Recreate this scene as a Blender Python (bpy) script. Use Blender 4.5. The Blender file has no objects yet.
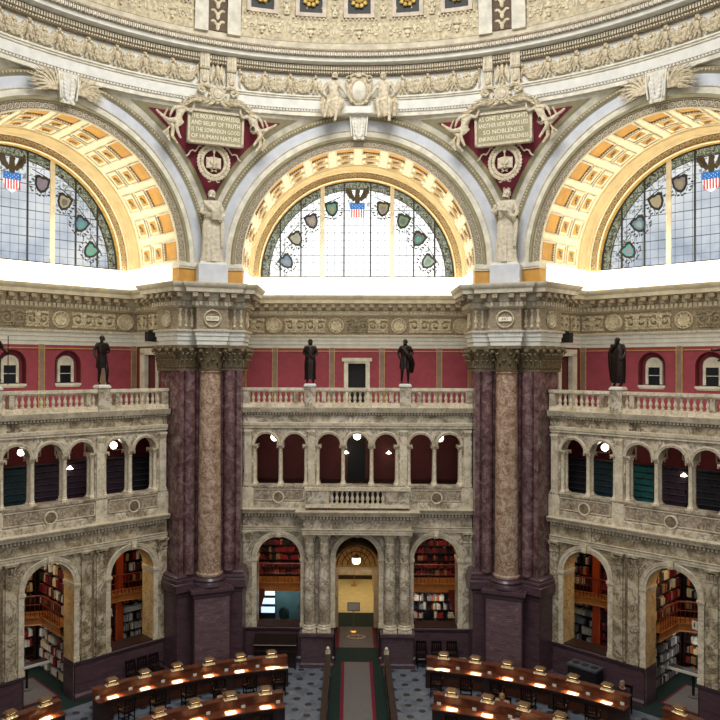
import bpy, math, random
from math import sin, cos, pi, radians, sqrt, atan2, hypot
from mathutils import Vector, Matrix

random.seed(11)
C = bpy.context.scene.collection
SC = bpy.context.scene
T22, S22, C22 = math.tan(pi/8), sin(pi/8), cos(pi/8)

# ------------------------------------------------------------------ materials
def lin(c):
    out = []
    for x in c[:3]:
        x /= 255.0
        out.append(x/12.92 if x <= .04045 else ((x+.055)/1.055)**2.4)
    return tuple(out)+(1.0,)

def new_mat(name):
    m = bpy.data.materials.new(name); m.use_nodes = True
    nt = m.node_tree
    return m, nt, nt.nodes['Principled BSDF']

def ramp(nt, stops):
    r = nt.nodes.new('ShaderNodeValToRGB')
    e = r.color_ramp.elements
    while len(e) < len(stops): e.new(.5)
    for i, (p, c) in enumerate(stops):
        e[i].position = p; e[i].color = lin(c)
    return r

def coords(nt, scale=(1,1,1), kind='Object'):
    tc = nt.nodes.new('ShaderNodeTexCoord'); mp = nt.nodes.new('ShaderNodeMapping')
    mp.inputs['Scale'].default_value = scale
    nt.links.new(tc.outputs[kind], mp.inputs['Vector'])
    return mp.outputs['Vector']

def noise(nt, vec, scale, detail=5, rough=.55, dist=0.0):
    n = nt.nodes.new('ShaderNodeTexNoise')
    n.inputs['Scale'].default_value = scale; n.inputs['Detail'].default_value = detail
    n.inputs['Roughness'].default_value = rough; n.inputs['Distortion'].default_value = dist
    nt.links.new(vec, n.inputs['Vector'])
    return n.outputs['Fac']

def mixc(nt, fac, a, b, mode='MIX'):
    m = nt.nodes.new('ShaderNodeMix'); m.data_type = 'RGBA'; m.blend_type = mode
    for s, v in ((m.inputs[0], fac), (m.inputs[6], a), (m.inputs[7], b)):
        if hasattr(v, 'links'): nt.links.new(v, s)
        else: s.default_value = v
    return m.outputs[2]

def bump(nt, bs, h, strength=.3, dist=.02):
    b = nt.nodes.new('ShaderNodeBump'); b.inputs['Strength'].default_value = strength
    b.inputs['Distance'].default_value = dist
    nt.links.new(h, b.inputs['Height']); nt.links.new(b.outputs[0], bs.inputs['Normal'])

def plain(name, c, rough=.6, metal=0, var=.12, scale=3, emit=0, bmp=0):
    m, nt, bs = new_mat(name)
    v = coords(nt)
    f = noise(nt, v, scale, 6)
    d = tuple(max(0, x*(1-var)) for x in c); l = tuple(min(255, x*(1+var*.6)) for x in c)
    r = ramp(nt, [(.3, d), (.7, l)])
    nt.links.new(f, r.inputs[0]); nt.links.new(r.outputs[0], bs.inputs['Base Color'])
    bs.inputs['Roughness'].default_value = rough; bs.inputs['Metallic'].default_value = metal
    if emit:
        nt.links.new(r.outputs[0], bs.inputs['Emission Color']); bs.inputs['Emission Strength'].default_value = emit
    if bmp: bump(nt, bs, noise(nt, v, scale*6, 4), bmp)
    return m

def marble(name, stops, vein, vscale=1.2, scale=.9, veinw=.035, rough=.35, stretch=(1,1,1), blocks=None, blockvar=.0):
    m, nt, bs = new_mat(name)
    v = coords(nt, stretch)
    base = noise(nt, v, scale, 8, .62, .6)
    r = ramp(nt, stops); nt.links.new(base, r.inputs[0])
    n2 = noise(nt, v, vscale, 7, .6, 1.6)
    s = nt.nodes.new('ShaderNodeMath'); s.operation = 'SUBTRACT'; s.inputs[1].default_value = .5
    nt.links.new(n2, s.inputs[0])
    a = nt.nodes.new('ShaderNodeMath'); a.operation = 'ABSOLUTE'; nt.links.new(s.outputs[0], a.inputs[0])
    mr = nt.nodes.new('ShaderNodeMapRange'); mr.inputs[1].default_value = 0; mr.inputs[2].default_value = veinw
    mr.inputs[3].default_value = .85; mr.inputs[4].default_value = 0
    nt.links.new(a.outputs[0], mr.inputs[0])
    n3 = noise(nt, v, vscale*.7, 3)
    mu = nt.nodes.new('ShaderNodeMath'); mu.operation = 'MULTIPLY'
    nt.links.new(mr.outputs[0], mu.inputs[0]); nt.links.new(n3, mu.inputs[1])
    mu2 = nt.nodes.new('ShaderNodeMath'); mu2.operation = 'MULTIPLY'; mu2.inputs[1].default_value = 1.7; mu2.use_clamp = True
    nt.links.new(mu.outputs[0], mu2.inputs[0])
    col = mixc(nt, mu2.outputs[0], r.outputs[0], lin(vein))
    if blockvar:
        # slabs cut from different blocks: a voronoi cell tint
        vo = nt.nodes.new('ShaderNodeTexVoronoi'); vo.distance = 'CHEBYCHEV'
        vo.inputs['Scale'].default_value = blocks; vo.inputs['Randomness'].default_value = .3
        nt.links.new(v, vo.inputs['Vector'])
        hs = nt.nodes.new('ShaderNodeSeparateColor'); nt.links.new(vo.outputs['Color'], hs.inputs[0])
        mm = nt.nodes.new('ShaderNodeMapRange'); mm.inputs[3].default_value = 1-blockvar; mm.inputs[4].default_value = 1+blockvar
        nt.links.new(hs.outputs[0], mm.inputs[0])
        col = mixc(nt, 1.0, col, mm.outputs[0], 'MULTIPLY')
    nt.links.new(col, bs.inputs['Base Color'])
    bs.inputs['Roughness'].default_value = rough
    return m

MT = {}
MT['screen'] = marble('cream_brown_marble', [(.30,(112,96,78)),(.43,(172,158,134)),(.6,(216,204,182)),(.75,(150,132,106))], (70,52,40), 1.6, 1.5, .04, .3, blocks=.9, blockvar=.16)
MT['screenlow'] = marble('golden_veined_marble', [(.30,(106,90,68)),(.45,(168,152,122)),(.58,(206,192,164)),(.75,(138,118,88))], (54,42,34), 1.7, 1.5, .05, .3, blocks=1.0, blockvar=.14)
MT['panel'] = marble('mottled_panel_marble', [(.3,(122,106,86)),(.5,(184,168,144)),(.7,(148,130,106))], (76,60,50), 3, 4, .06, .35)
MT['moulding'] = marble('pale_marble_moulding', [(.3,(182,168,140)),(.6,(226,214,188)),(.75,(196,182,152))], (120,98,74), 2.2, 2, .02, .35)
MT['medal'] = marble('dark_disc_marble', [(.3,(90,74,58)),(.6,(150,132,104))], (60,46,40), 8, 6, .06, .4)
MT['golden'] = marble('golden_jamb_marble', [(.3,(204,158,92)),(.6,(236,204,146)),(.75,(214,174,112))], (120,84,44), 2.2, 1.6, .03, .35)
MT['purple2'] = marble('lighter_purple_marble', [(.3,(78,58,64)),(.55,(108,84,88)),(.75,(90,68,74))], (160,138,134), 1.6, 2.2, .014, .3, stretch=(.5,.5,2.2))
MT['purple'] = marble('dark_purple_marble', [(.3,(58,41,48)),(.55,(84,62,68)),(.75,(70,50,56))], (120,98,98), 2.2, 2.5, .012, .3, stretch=(.5,.5,2.6))
MT['pier'] = marble('red_brown_marble', [(.3,(70,43,46)),(.5,(108,78,79)),(.62,(134,112,108)),(.78,(82,54,56))], (60,30,36), 4, 3.2, .03, .25, blocks=.55, blockvar=.18)
MT['shaft'] = marble('mottled_tan_marble', [(.3,(122,92,74)),(.45,(170,140,116)),(.6,(204,178,154)),(.78,(142,110,90))], (96,62,46), 3.2, 3.6, .04, .22, blocks=.3, blockvar=.16)
MT['cream'] = plain('cream_plaster', (214,208,190), .7)
MT['cream2'] = plain('warm_cream_plaster', (202,192,168), .7)
MT['blue'] = plain('pale_blue_grey_plaster', (194,197,201), .7, var=.05)
MT['white'] = plain('off_white_plaster', (212,210,200), .65, var=.06)
MT['olive'] = plain('olive_plaster', (146,137,104), .7, var=.1)
MT['orn'] = plain('stucco_ornament', (198,184,154), .6, var=.22, scale=9, bmp=.3)
MT['ornd'] = plain('dark_stucco_painted_shade', (148,132,108), .7, var=.25, scale=12)  # darker stucco, the shade of carved crevices put into its colour
MT['capital'] = plain('aged_gilt_capital', (112,98,72), .5, .1, var=.3, scale=12, bmp=.4)
MT['ornw'] = plain('pale_stucco_ornament', (196,184,158), .6, var=.18, scale=9, bmp=.3)
MT['gold'] = plain('gold_leaf', (196,160,92), .45, .15, var=.2, scale=7)
MT['ochre'] = plain('ochre_panel', (190,142,66), .6, var=.1, scale=2)
MT['soffit'] = plain('warm_vault_plaster', (224,212,180), .6, var=.05)
MT['red'] = plain('crimson_spandrel', (112,20,42), .7, var=.12)
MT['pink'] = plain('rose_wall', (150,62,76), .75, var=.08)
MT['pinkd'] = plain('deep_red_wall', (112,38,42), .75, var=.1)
MT['gold2'] = plain('brownish_gilt_cove', (200,178,134), .5, .0, var=.08, scale=2)
MT['strip'] = plain('grey_gold_strip', (140,116,104), .6)
MT['maroon'] = plain('maroon_wall', (92,34,32), .7)
MT['statue'] = plain('aged_stone_statue', (196,186,164), .6, var=.16, scale=7, bmp=.2)
MT['bronze'] = plain('dark_bronze', (46,36,32), .38, .75, var=.25, scale=10)
MT['wood'] = plain('red_brown_wood', (98,50,28), .45, var=.25, scale=5)
MT['woodd'] = plain('dark_wood', (42,24,20), .4, var=.25, scale=5)
MT['chairwood'] = plain('near_black_chair_wood', (26,15,12), .8, var=.2, scale=5)
MT['chairwood'].node_tree.nodes['Principled BSDF'].inputs['Specular IOR Level'].default_value = .12
MT['oak'] = plain('honey_oak', (176,112,52), .45, var=.14, scale=4)
MT['rail'] = plain('reddish_rail_wood', (120,44,26), .4, var=.2, scale=5)
MT['orange'] = plain('orange_wood_post', (172,66,26), .45, var=.1)
MT['green'] = plain('dark_green_carpet', (10,36,28), .95, var=.25, scale=30)
MT['redc'] = plain('crimson_carpet_stripe', (112,10,38), .95, var=.15, scale=20)
MT['greyc'] = plain('taupe_carpet', (108,102,98), .95, var=.1, scale=26)
MT['beige'] = plain('beige_hall_floor', (196,184,130), .6, var=.06)
MT['black'] = plain('black_opening', (12,11,13), .6)
MT['glassd'] = plain('dark_window_glass', (20,22,30), .1)
MT['brass'] = plain('brass', (190,150,70), .3, .9)
MT['lead'] = plain('lead_came', (34,36,36), .5)
MT['paper'] = plain('white_paper', (225,220,205), .7, var=.04)
MT['steel'] = plain('grey_metal', (86,90,98), .45, .3)
MT['skin'] = plain('skin', (196,142,112), .6, var=.06)
MT['hairg'] = plain('grey_hair', (120,112,104), .8)
MT['hairb'] = plain('brown_hair', (52,34,24), .8)
MT['hairl'] = plain('light_brown_hair', (150,112,72), .8)
MT['shirtb'] = plain('pale_blue_shirt', (168,186,208), .8)
MT['shirtd'] = plain('black_jacket', (22,22,26), .8)
MT['shirtg'] = plain('beige_cardigan', (150,128,100), .8)
MT['textl'] = plain('cream_lettering', (238,232,206), .6, var=.03)
MT['plaque'] = plain('khaki_plaque', (150,140,106), .6, var=.08)

def emis(name, c, s):
    m, nt, bs = new_mat(name)
    bs.inputs['Base Color'].default_value = lin(c)
    bs.inputs['Emission Color'].default_value = lin(c); bs.inputs['Emission Strength'].default_value = s
    return m
MT['globe'] = emis('lit_globe_glass', (255,244,215), 9)
MT['lampglow'] = emis('lit_lamp_tube', (255,214,140), 5)
MT['trayglow'] = emis('tray_front_painted_glow', (190,215,235), 1.3)  # bright look of the pale tray fronts, put in as emission
MT['ledge'] = emis('white_parapet_painted_glow', (255,250,232), 1.7)  # the parapet is no lamp; its bright wash is put in as emission

def floor_mat():
    m, nt, bs = new_mat('blue_grey_marble_floor_with_dark_discs')
    tc = nt.nodes.new('ShaderNodeTexCoord')
    sep = nt.nodes.new('ShaderNodeSeparateXYZ'); nt.links.new(tc.outputs['Object'], sep.inputs[0])
    def M(op, a, b=None, c=None):
        n = nt.nodes.new('ShaderNodeMath'); n.operation = op
        for i, x in enumerate((a, b, c)):
            if x is None: continue
            if hasattr(x, 'links'): nt.links.new(x, n.inputs[i])
            else: n.inputs[i].default_value = x
        return n.outputs[0]
    def lat(ox, oy):
        fx = M("SUBTRACT", M("FLOORED_MODULO", M("ADD", sep.outputs[0], ox), .94), .47)
        fy = M("SUBTRACT", M("FLOORED_MODULO", M("ADD", sep.outputs[1], oy), .915), .4575)
        return M('SQRT', M('ADD', M('MULTIPLY', fx, fx), M('MULTIPLY', fy, fy)))
    d = M("MINIMUM", lat(.47-1.9, .4575-12.98), lat(.47-2.37, .4575-13.44))
    inside = M('LESS_THAN', d, .135)
    core = M('LESS_THAN', d, .085)
    v = coords(nt)
    n1 = noise(nt, v, 1.6, 7, .6, .8)
    r = ramp(nt, [(.35,(78,86,98)),(.55,(112,120,130)),(.7,(92,94,98))]); nt.links.new(n1, r.inputs[0])
    c = mixc(nt, inside, r.outputs[0], lin((38,38,42)))
    c = mixc(nt, core, c, lin((68,54,52)))
    nt.links.new(c, bs.inputs['Base Color']); bs.inputs['Roughness'].default_value = .3
    return m
MT['floor'] = floor_mat()

def window_mat(name, strength, tint):
    """leaded glass: fine grid of cames, cloudy daylight behind, foliage in the border (object space, x across, z up)"""
    m, nt, bs = new_mat(name)
    tc = nt.nodes.new('ShaderNodeTexCoord')
    sep = nt.nodes.new('ShaderNodeSeparateXYZ'); nt.links.new(tc.outputs['Object'], sep.inputs[0])
    def M(op, a, b=None):
        n = nt.nodes.new('ShaderNodeMath'); n.operation = op
        for i, x in enumerate((a, b)):
            if x is None: continue
            if hasattr(x, 'links'): nt.links.new(x, n.inputs[i])
            else: n.inputs[i].default_value = x
        return n.outputs[0]
    X, Z = sep.outputs[0], sep.outputs[2]
    def line(c, pitch, w):
        return M('LESS_THAN', M('ABSOLUTE', M('SUBTRACT', M('FLOORED_MODULO', M('ADD', c, pitch/2), pitch), pitch/2)), w)
    gw = .017 if strength > 1.5 else .011
    grid = M('MAXIMUM', line(M('SUBTRACT', X, .293), .347, gw), line(Z, .36, gw))
    thick = line(Z, 1.08, .02)
    v = coords(nt)
    n1 = noise(nt, v, .55, 4, .5)
    n2 = noise(nt, v, 5, 3, .5)
    r = ramp(nt, tint); nt.links.new(n1, r.inputs[0])
    hs = nt.nodes.new('ShaderNodeMapRange'); hs.inputs[3].default_value = .82; hs.inputs[4].default_value = 1.1
    nt.links.new(n2, hs.inputs[0])
    col = mixc(nt, 1.0, r.outputs[0], hs.outputs[0], 'MULTIPLY')
    if strength < 1.5:
        g = M('MULTIPLY', Z, .17); col = mixc(nt, g, col, lin((246,250,250)))
    rad = M('SQRT', M('ADD', M('MULTIPLY', X, X), M('MULTIPLY', Z, Z)))
    band = M('GREATER_THAN', rad, 4.26)
    n3 = noise(nt, v, 5.5, 3, .6, 1.2)
    r3 = ramp(nt, [(.38,(14,20,12)),(.46,(60,68,44)),(.52,(190,196,170)),(.58,(50,64,40)),(.66,(120,128,96))]); nt.links.new(n3, r3.inputs[0])
    if strength > 1.5:
        r3c = mixc(nt, 1.0, r3.outputs[0], (.6,.6,.6,1), 'MULTIPLY')
    else: r3c = r3.outputs[0]
    col = mixc(nt, band, col, r3c)
    # sprays of leaves just inside the border
    band2 = M('MULTIPLY', M('GREATER_THAN', rad, 3.45), M('GREATER_THAN', noise(nt, v, 3.6, 5, .7, 1.5), .555))
    n4 = M('MULTIPLY', band2, M('LESS_THAN', rad, 4.3))
    col = mixc(nt, M('MULTIPLY', n4, .75), col, lin((70,76,56)))
    col = mixc(nt, M('MULTIPLY', grid, .7 if strength > 1.5 else .8), col, lin((60,66,70)))
    col = mixc(nt, M('MULTIPLY', thick, .7), col, lin((50,54,56)))
    bs.inputs['Base Color'].default_value = (.02,.02,.02,1)
    nt.links.new(col, bs.inputs['Emission Color']); bs.inputs['Emission Strength'].default_value = strength
    bs.inputs['Roughness'].default_value = .3
    return m
MT['glass_c'] = window_mat('leaded_glass_bright', 1.75, [(.25,(225,232,236)),(.6,(255,255,252))])
MT['glass_s'] = window_mat('leaded_glass_bluish', 1.0, [(.32,(128,150,178)),(.5,(196,208,222)),(.68,(236,240,240))])

# ------------------------------------------------------------------ mesh builder
class MB:
    def __init__(s): s.v, s.f, s.m, s.mi, s.X = [], [], [], 0, None
    def add(s, vs, fs):
        o = len(s.v)
        if s.X is not None: vs = [tuple(s.X @ Vector(p)) for p in vs]
        s.v += [tuple(p) for p in vs]
        for f in fs: s.f.append(tuple(i+o for i in f)); s.m.append(s.mi)
        return s
    def box(s, x0, x1, y0, y1, z0, z1):
        return s.add([(x0,y0,z0),(x1,y0,z0),(x1,y1,z0),(x0,y1,z0),(x0,y0,z1),(x1,y0,z1),(x1,y1,z1),(x0,y1,z1)],
              [(0,3,2,1),(4,5,6,7),(0,1,5,4),(1,2,6,5),(2,3,7,6),(3,0,4,7)])
    def frustum(s, c, a, b, z0, z1):
        x, y = c
        return s.add([(x-a[0],y-a[1],z0),(x+a[0],y-a[1],z0),(x+a[0],y+a[1],z0),(x-a[0],y+a[1],z0),
               (x-b[0],y-b[1],z1),(x+b[0],y-b[1],z1),(x+b[0],y+b[1],z1),(x-b[0],y+b[1],z1)],
              [(0,3,2,1),(4,5,6,7),(0,1,5,4),(1,2,6,5),(2,3,7,6),(3,0,4,7)])
    def grid(s, rows, close_u=False, close_v=False):
        nr, nc = len(rows), len(rows[0]); fs = []
        for i in range(nr if close_v else nr-1):
            for j in range(nc if close_u else nc-1):
                a = i*nc+j; b = i*nc+(j+1) % nc; i2 = (i+1) % nr
                fs.append((a, b, i2*nc+(j+1) % nc, i2*nc+j))
        return s.add([p for r in rows for p in r], fs)
    def lathe(s, prof, n=16, c=(0,0), cap=True, flute=0, fn=0):
        rows = []
        for r, z in prof:
            rows.append([(c[0]+r*(1+flute*cos(fn*2*pi*k/n))*cos(2*pi*k/n), c[1]+r*(1+flute*cos(fn*2*pi*k/n))*sin(2*pi*k/n), z) for k in range(n)])
        s.grid(rows, True)
        if cap:
            s.add(rows[0], [tuple(range(n))[::-1]]); s.add(rows[-1], [tuple(range(n))])
        return s
    def tube(s, pts, r, n=6, cap=True):
        pts = [Vector(p) for p in pts]; N = len(pts)
        rr = r if isinstance(r, (list, tuple)) else [r]*N
        rows = []; up = None
        for i, p in enumerate(pts):
            t = (pts[min(i+1, N-1)]-pts[max(i-1, 0)])
            if t.length < 1e-9: t = Vector((0,0,1))
            t.normalize()
            if up is None:
                up = Vector((0,0,1)) if abs(t.z) < .9 else Vector((1,0,0))
            a = t.cross(up)
            if a.length < 1e-6: a = t.cross(Vector((0,1,0)))
            a.normalize(); b = a.cross(t).normalized(); up = b
            rows.append([tuple(p+(a*cos(2*pi*k/n)+b*sin(2*pi*k/n))*rr[i]) for k in range(n)])
        s.grid(rows, True)
        if cap:
            s.add(rows[0], [tuple(range(n))]); s.add(rows[-1], [tuple(range(n))[::-1]])
        return s
    def ell(s, c, r, nu=8, nv=6, M=None):
        vs = []; 
        for i in range(1, nv):
            t = pi*i/nv
            for k in range(nu):
                q = Vector((r[0]*sin(t)*cos(2*pi*k/nu), r[1]*sin(t)*sin(2*pi*k/nu), r[2]*cos(t)))
                if M: q = M @ q
                vs.append((c[0]+q.x, c[1]+q.y, c[2]+q.z))
        top = Vector((0,0,r[2])); bot = Vector((0,0,-r[2]))
        if M: top = M @ top; bot = M @ bot
        vs.append((c[0]+top.x, c[1]+top.y, c[2]+top.z)); vs.append((c[0]+bot.x, c[1]+bot.y, c[2]+bot.z))
        T, B = len(vs)-2, len(vs)-1; fs = []
        for i in range(nv-2):
            for k in range(nu):
                fs.append((i*nu+k, (i+1)*nu+k, (i+1)*nu+(k+1) % nu, i*nu+(k+1) % nu))
        for k in range(nu):
            fs.append((T, k, (k+1) % nu)); fs.append((B, (nv-2)*nu+(k+1) % nu, (nv-2)*nu+k))
        return s.add(vs, fs)
    def prism(s, poly, y0, y1):
        """polygon in x,z extruded along y"""
        n = len(poly)
        vs = [(x, y0, z) for x, z in poly]+[(x, y1, z) for x, z in poly]
        fs = [tuple(range(n)), tuple(range(2*n-1, n-1, -1))]
        fs += [(i, (i+1) % n, n+(i+1) % n, n+i) for i in range(n)]
        return s.add(vs, fs)
    def prismz(s, poly, z0, z1):
        n = len(poly)
        vs = [(x, y, z0) for x, y in poly]+[(x, y, z1) for x, y in poly]
        fs = [tuple(range(n)), tuple(range(2*n-1, n-1, -1))]
        fs += [(i, (i+1) % n, n+(i+1) % n, n+i) for i in range(n)]
        return s.add(vs, fs)
    def sweep(s, path, prof, closed_prof=False):
        rows = []
        for p, mv in zip(path, miters(path)):
            rows.append([(p[0]+mv[0]*d, p[1]+mv[1]*d, z) for d, z in prof])
        return s.grid(rows, closed_prof)
    def revarc(s, prof, cx=0, cz=0, a0=0, a1=pi, n=48, closed=False):
        """profile (r, y) turned about a level axis along y"""
        rows = []
        for i in range(n+1):
            t = a0+(a1-a0)*i/n
            rows.append([(cx+r*cos(t), y, cz+r*sin(t)) for r, y in prof])
        return s.grid(rows, closed)
    def ring(s, prof, a0, a1, n=96, closed=False):
        """profile (R, z) turned about the vertical axis of the room; angle 0 = +y, positive = towards +x"""
        rows = []
        for i in range(n+1):
            t = a0+(a1-a0)*i/n
            rows.append([(R*sin(t), R*cos(t), z) for R, z in prof])
        return s.grid(rows, closed)
    def mesh(s, name):
        me = bpy.data.meshes.new(name); me.from_pydata(s.v, [], s.f)
        return me
    def build(s, name, mat, parent=None, smooth=True, sharp=35):
        me = s.mesh(name)
        mats = mat if isinstance(mat, (list, tuple)) else [mat]
        for m in mats: me.materials.append(MT[m] if isinstance(m, str) else m)
        if len(mats) > 1:
            me.polygons.foreach_set('material_index', s.m)
        if smooth:
            me.polygons.foreach_set('use_smooth', [True]*len(me.polygons))
            me.set_sharp_from_angle(angle=radians(sharp))
        me.update()
        o = bpy.data.objects.new(name, me); C.objects.link(o)
        if parent: o.parent = parent
        return o

def miters(path):
    N = len(path); out = []
    for i in range(N):
        ns = []
        for a, b in ((i-1, i), (i, i+1)):
            if a < 0 or b >= N: continue
            dx, dy = path[b][0]-path[a][0], path[b][1]-path[a][1]; L = hypot(dx, dy)
            ns.append((dy/L, -dx/L))
        if len(ns) == 1: out.append(ns[0])
        else:
            mx, my = ns[0][0]+ns[1][0], ns[0][1]+ns[1][1]
            q = (mx*mx+my*my)/2
            q = max(q, .3)
            out.append((mx/q, my/q))
    return out

def offset(path, d): return [(p[0]+m[0]*d, p[1]+m[1]*d) for p, m in zip(path, miters(path))]

def along(path, d, spacing, fn, inset=0.05, segs=None):
    """call fn(x, y, angle_of_room_normal_frame) at even spacing on each segment of the offset path"""
    q = offset(path, d)
    for i in range(len(q)-1):
        if segs is not None and i not in segs: continue
        (x0, y0), (x1, y1) = q[i], q[i+1]; L = hypot(x1-x0, y1-y0)
        n = int(round((L-2*inset)/spacing))
        if n < 1: continue
        a = atan2(y1-y0, x1-x0)
        for k in range(n):
            t = (inset+(L-2*inset)*(k+.5)/n)/L
            fn(x0+(x1-x0)*t, y0+(y1-y0)*t, a)

def frame(x, y, z, a, sx=1): return Matrix.Translation((x, y, z)) @ Matrix.Rotation(a, 4, 'Z') @ Matrix.Diagonal((sx,1,1,1))

# ------------------------------------------------------------------ objects
def tag(o, label=None, cat=None, group=None, kind=None):
    if label: o['label'] = label
    if cat: o['category'] = cat
    if group: o['group'] = group
    if kind: o['kind'] = kind
    return o
def struct(o, label=None, cat=None): return tag(o, label, cat, kind='structure')
def empty(name, loc=(0,0,0), rz=0):
    o = bpy.data.objects.new(name, None); C.objects.link(o)
    o.location = loc; o.rotation_euler = (0,0,rz); o.empty_display_size = .2
    return o
def copy_tree(o, parent=None):
    c = o.copy(); C.objects.link(c)
    if parent: c.parent = parent
    for ch in [x for x in bpy.data.objects if x.parent == o]: copy_tree(ch, c)
    return c
def pol(R, phi, z=0): return (R*sin(phi), R*cos(phi), z)
def bay(ang, u, v, z=0):
    return (u*cos(ang)-v*sin(ang), u*sin(ang)+v*cos(ang), z)
BAYS = [('center', 0.0), ('left', pi/4), ('right', -pi/4)]
def dup(o, rz):
    c = copy_tree(o); c.rotation_euler = (0,0,rz); return c
# ================================================================== SETTING
def archwall(mb, u0, u1, z0, z1, y0, y1, ops, n=16, mi_reveal=None, ends=True):
    mi = mb.mi
    def q(xa, xb, za, zb):
        if xb-xa < 1e-5 or zb-za < 1e-5: return
        mb.add([(xa,y0,za),(xb,y0,za),(xb,y0,zb),(xa,y0,zb)], [(0,1,2,3)])
        mb.add([(xa,y1,za),(xb,y1,za),(xb,y1,zb),(xa,y1,zb)], [(3,2,1,0)])
    x = u0
    for cx, hw, zb, zs in sorted(ops):
        q(x, cx-hw, z0, z1)
        q(cx-hw, cx+hw, z0, zb)
        arc = [(cx-hw*cos(pi*i/n), zs+hw*sin(pi*i/n)) for i in range(n+1)]
        for i in range(n):
            (xa, za), (xb, zc) = arc[i], arc[i+1]
            for y, rev in ((y0, 0), (y1, 1)):
                f = (0,1,2,3) if not rev else (3,2,1,0)
                mb.add([(xa,y,za),(xb,y,zc),(xb,y,z1),(xa,y,z1)], [f])
        if mi_reveal is not None: mb.mi = mi_reveal
        cont = [(cx-hw, zb)]+arc+[(cx+hw, zb)]
        rows = [[(a, y0, b), (a, y1, b)] for a, b in cont]
        mb.grid(rows)
        if zb > z0+.01: mb.add([(cx-hw,y0,zb),(cx+hw,y0,zb),(cx+hw,y1,zb),(cx-hw,y1,zb)], [(0,1,2,3)])
        mb.mi = mi
        x = cx+hw
    q(x, u1, z0, z1)
    mb.add([(u0,y0,z1),(u1,y0,z1),(u1,y1,z1),(u0,y1,z1)], [(0,1,2,3)])
    if ends:
        for xx in (u0, u1): mb.add([(xx,y0,z0),(xx,y1,z0),(xx,y1,z1),(xx,y0,z1)], [(0,1,2,3)])

HS = 4.93      # half width of a marble screen
VS = 16.2      # its face
def small_column(mb, x, y, z0, z1, r=.085):
    h = z1-z0
    mb.box(x-r*1.6, x+r*1.6, y-r*1.6, y+r*1.6, z0, z0+.07)
    mb.lathe([(r*1.5,z0+.07),(r*1.55,z0+.1),(r*1.15,z0+.15),(r*1.2,z0+.18),(r,z0+.2),(r*.9,z1-.24),(r*1.1,z1-.22),(r*.95,z1-.2),(r*1.3,z1-.1),(r*1.75,z1-.05)], 10, (x, y))
    mb.box(x-r*1.8, x+r*1.8, y-r*1.8, y+r*1.8, z1-.05, z1+.02)
    for sx in (-1, 1):
        for sy in (-1, 1): mb.ell((x+sx*r*1.5, y+sy*r*1.5, z1-.1), (.035,.035,.04), 6, 4)

def big_capital(mb, x, y, z0, z1, r, n=14, half=None, leaf=1):
    """corinthian: bell, two rows of leaves, volutes and abacus"""
    h = z1-z0
    mb.lathe([(r*1.08,z0),(r*1.12,z0+.04*h),(r*.95,z0+.08*h),(r*1.0,z0+.5*h),(r*1.25,z0+.85*h),(r*1.3,z0+.88*h)], 14, (x, y))
    for row, (zz, hh, rr, cnt) in enumerate(((z0+.08*h, .38*h, r*1.0, 8), (z0+.30*h, .42*h, r*1.08, 8))):
        for k in range(cnt):
            t = 2*pi*(k+.5*row)/cnt; c, s_ = cos(t), sin(t)
            w = r*.33
            rows = []
            for q, (dz, dr, ww) in enumerate(((0,0,.8),(.5,.07,1.0),(.85,.22,.8),(1.0,.42,.45),(.88,.5,.2))):
                R = rr+dr*r; z = zz+dz*hh
                rows.append([(x+c*R-s_*w*ww*e, y+s_*R+c*w*ww*e, z) for e in (-1,0,1)])
                rows[-1][1] = (x+c*(R+.06*r), y+s_*(R+.06*r), z)
            mb.grid(rows)
    for k in range(4):
        t = pi/4+k*pi/2; c, s_ = cos(t), sin(t); R = r*1.55
        pts = [(x+c*(r*1.05+(R-r*1.05)*e)+(-s_)*0, y+s_*(r*1.05+(R-r*1.05)*e), z0+.55*h+.3*h*sin(e*pi*.6)) for e in (0,.25,.5,.75,1)]
        mb.tube(pts, r*.09, 5)
        mb.ell((x+c*R, y+s_*R, z0+.76*h), (r*.2,r*.2,r*.2), 7, 5)
    for k in range(4):
        t = k*pi/2; mb.ell((x+cos(t)*r*1.32, y+sin(t)*r*1.32, z1-.08*h), (r*.2,r*.2,r*.15), 6, 4)
    a = r*1.45
    pl = []
    for k in range(4):
        t = k*pi/2
        for e, d in ((-1,1.0),(-.5,.86),(0,.82),(.5,.86)):
            ax, ay = a*d, a*e
            pl.append((x+ax*cos(t)-ay*sin(t), y+ax*sin(t)+ay*cos(t)))
    mb.prismz(pl, z1-.12*h, z1)

def keystone(mb, u, v, z0, z1, w=.12):
    mb.prism([(u-w*.75, z0),(u+w*.75, z0),(u+w, z1),(u-w, z1)], v-.16, v+.02)
    mb.ell((u, v-.15, z0+.1), (w*.7,.07,.09), 6, 4)

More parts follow.
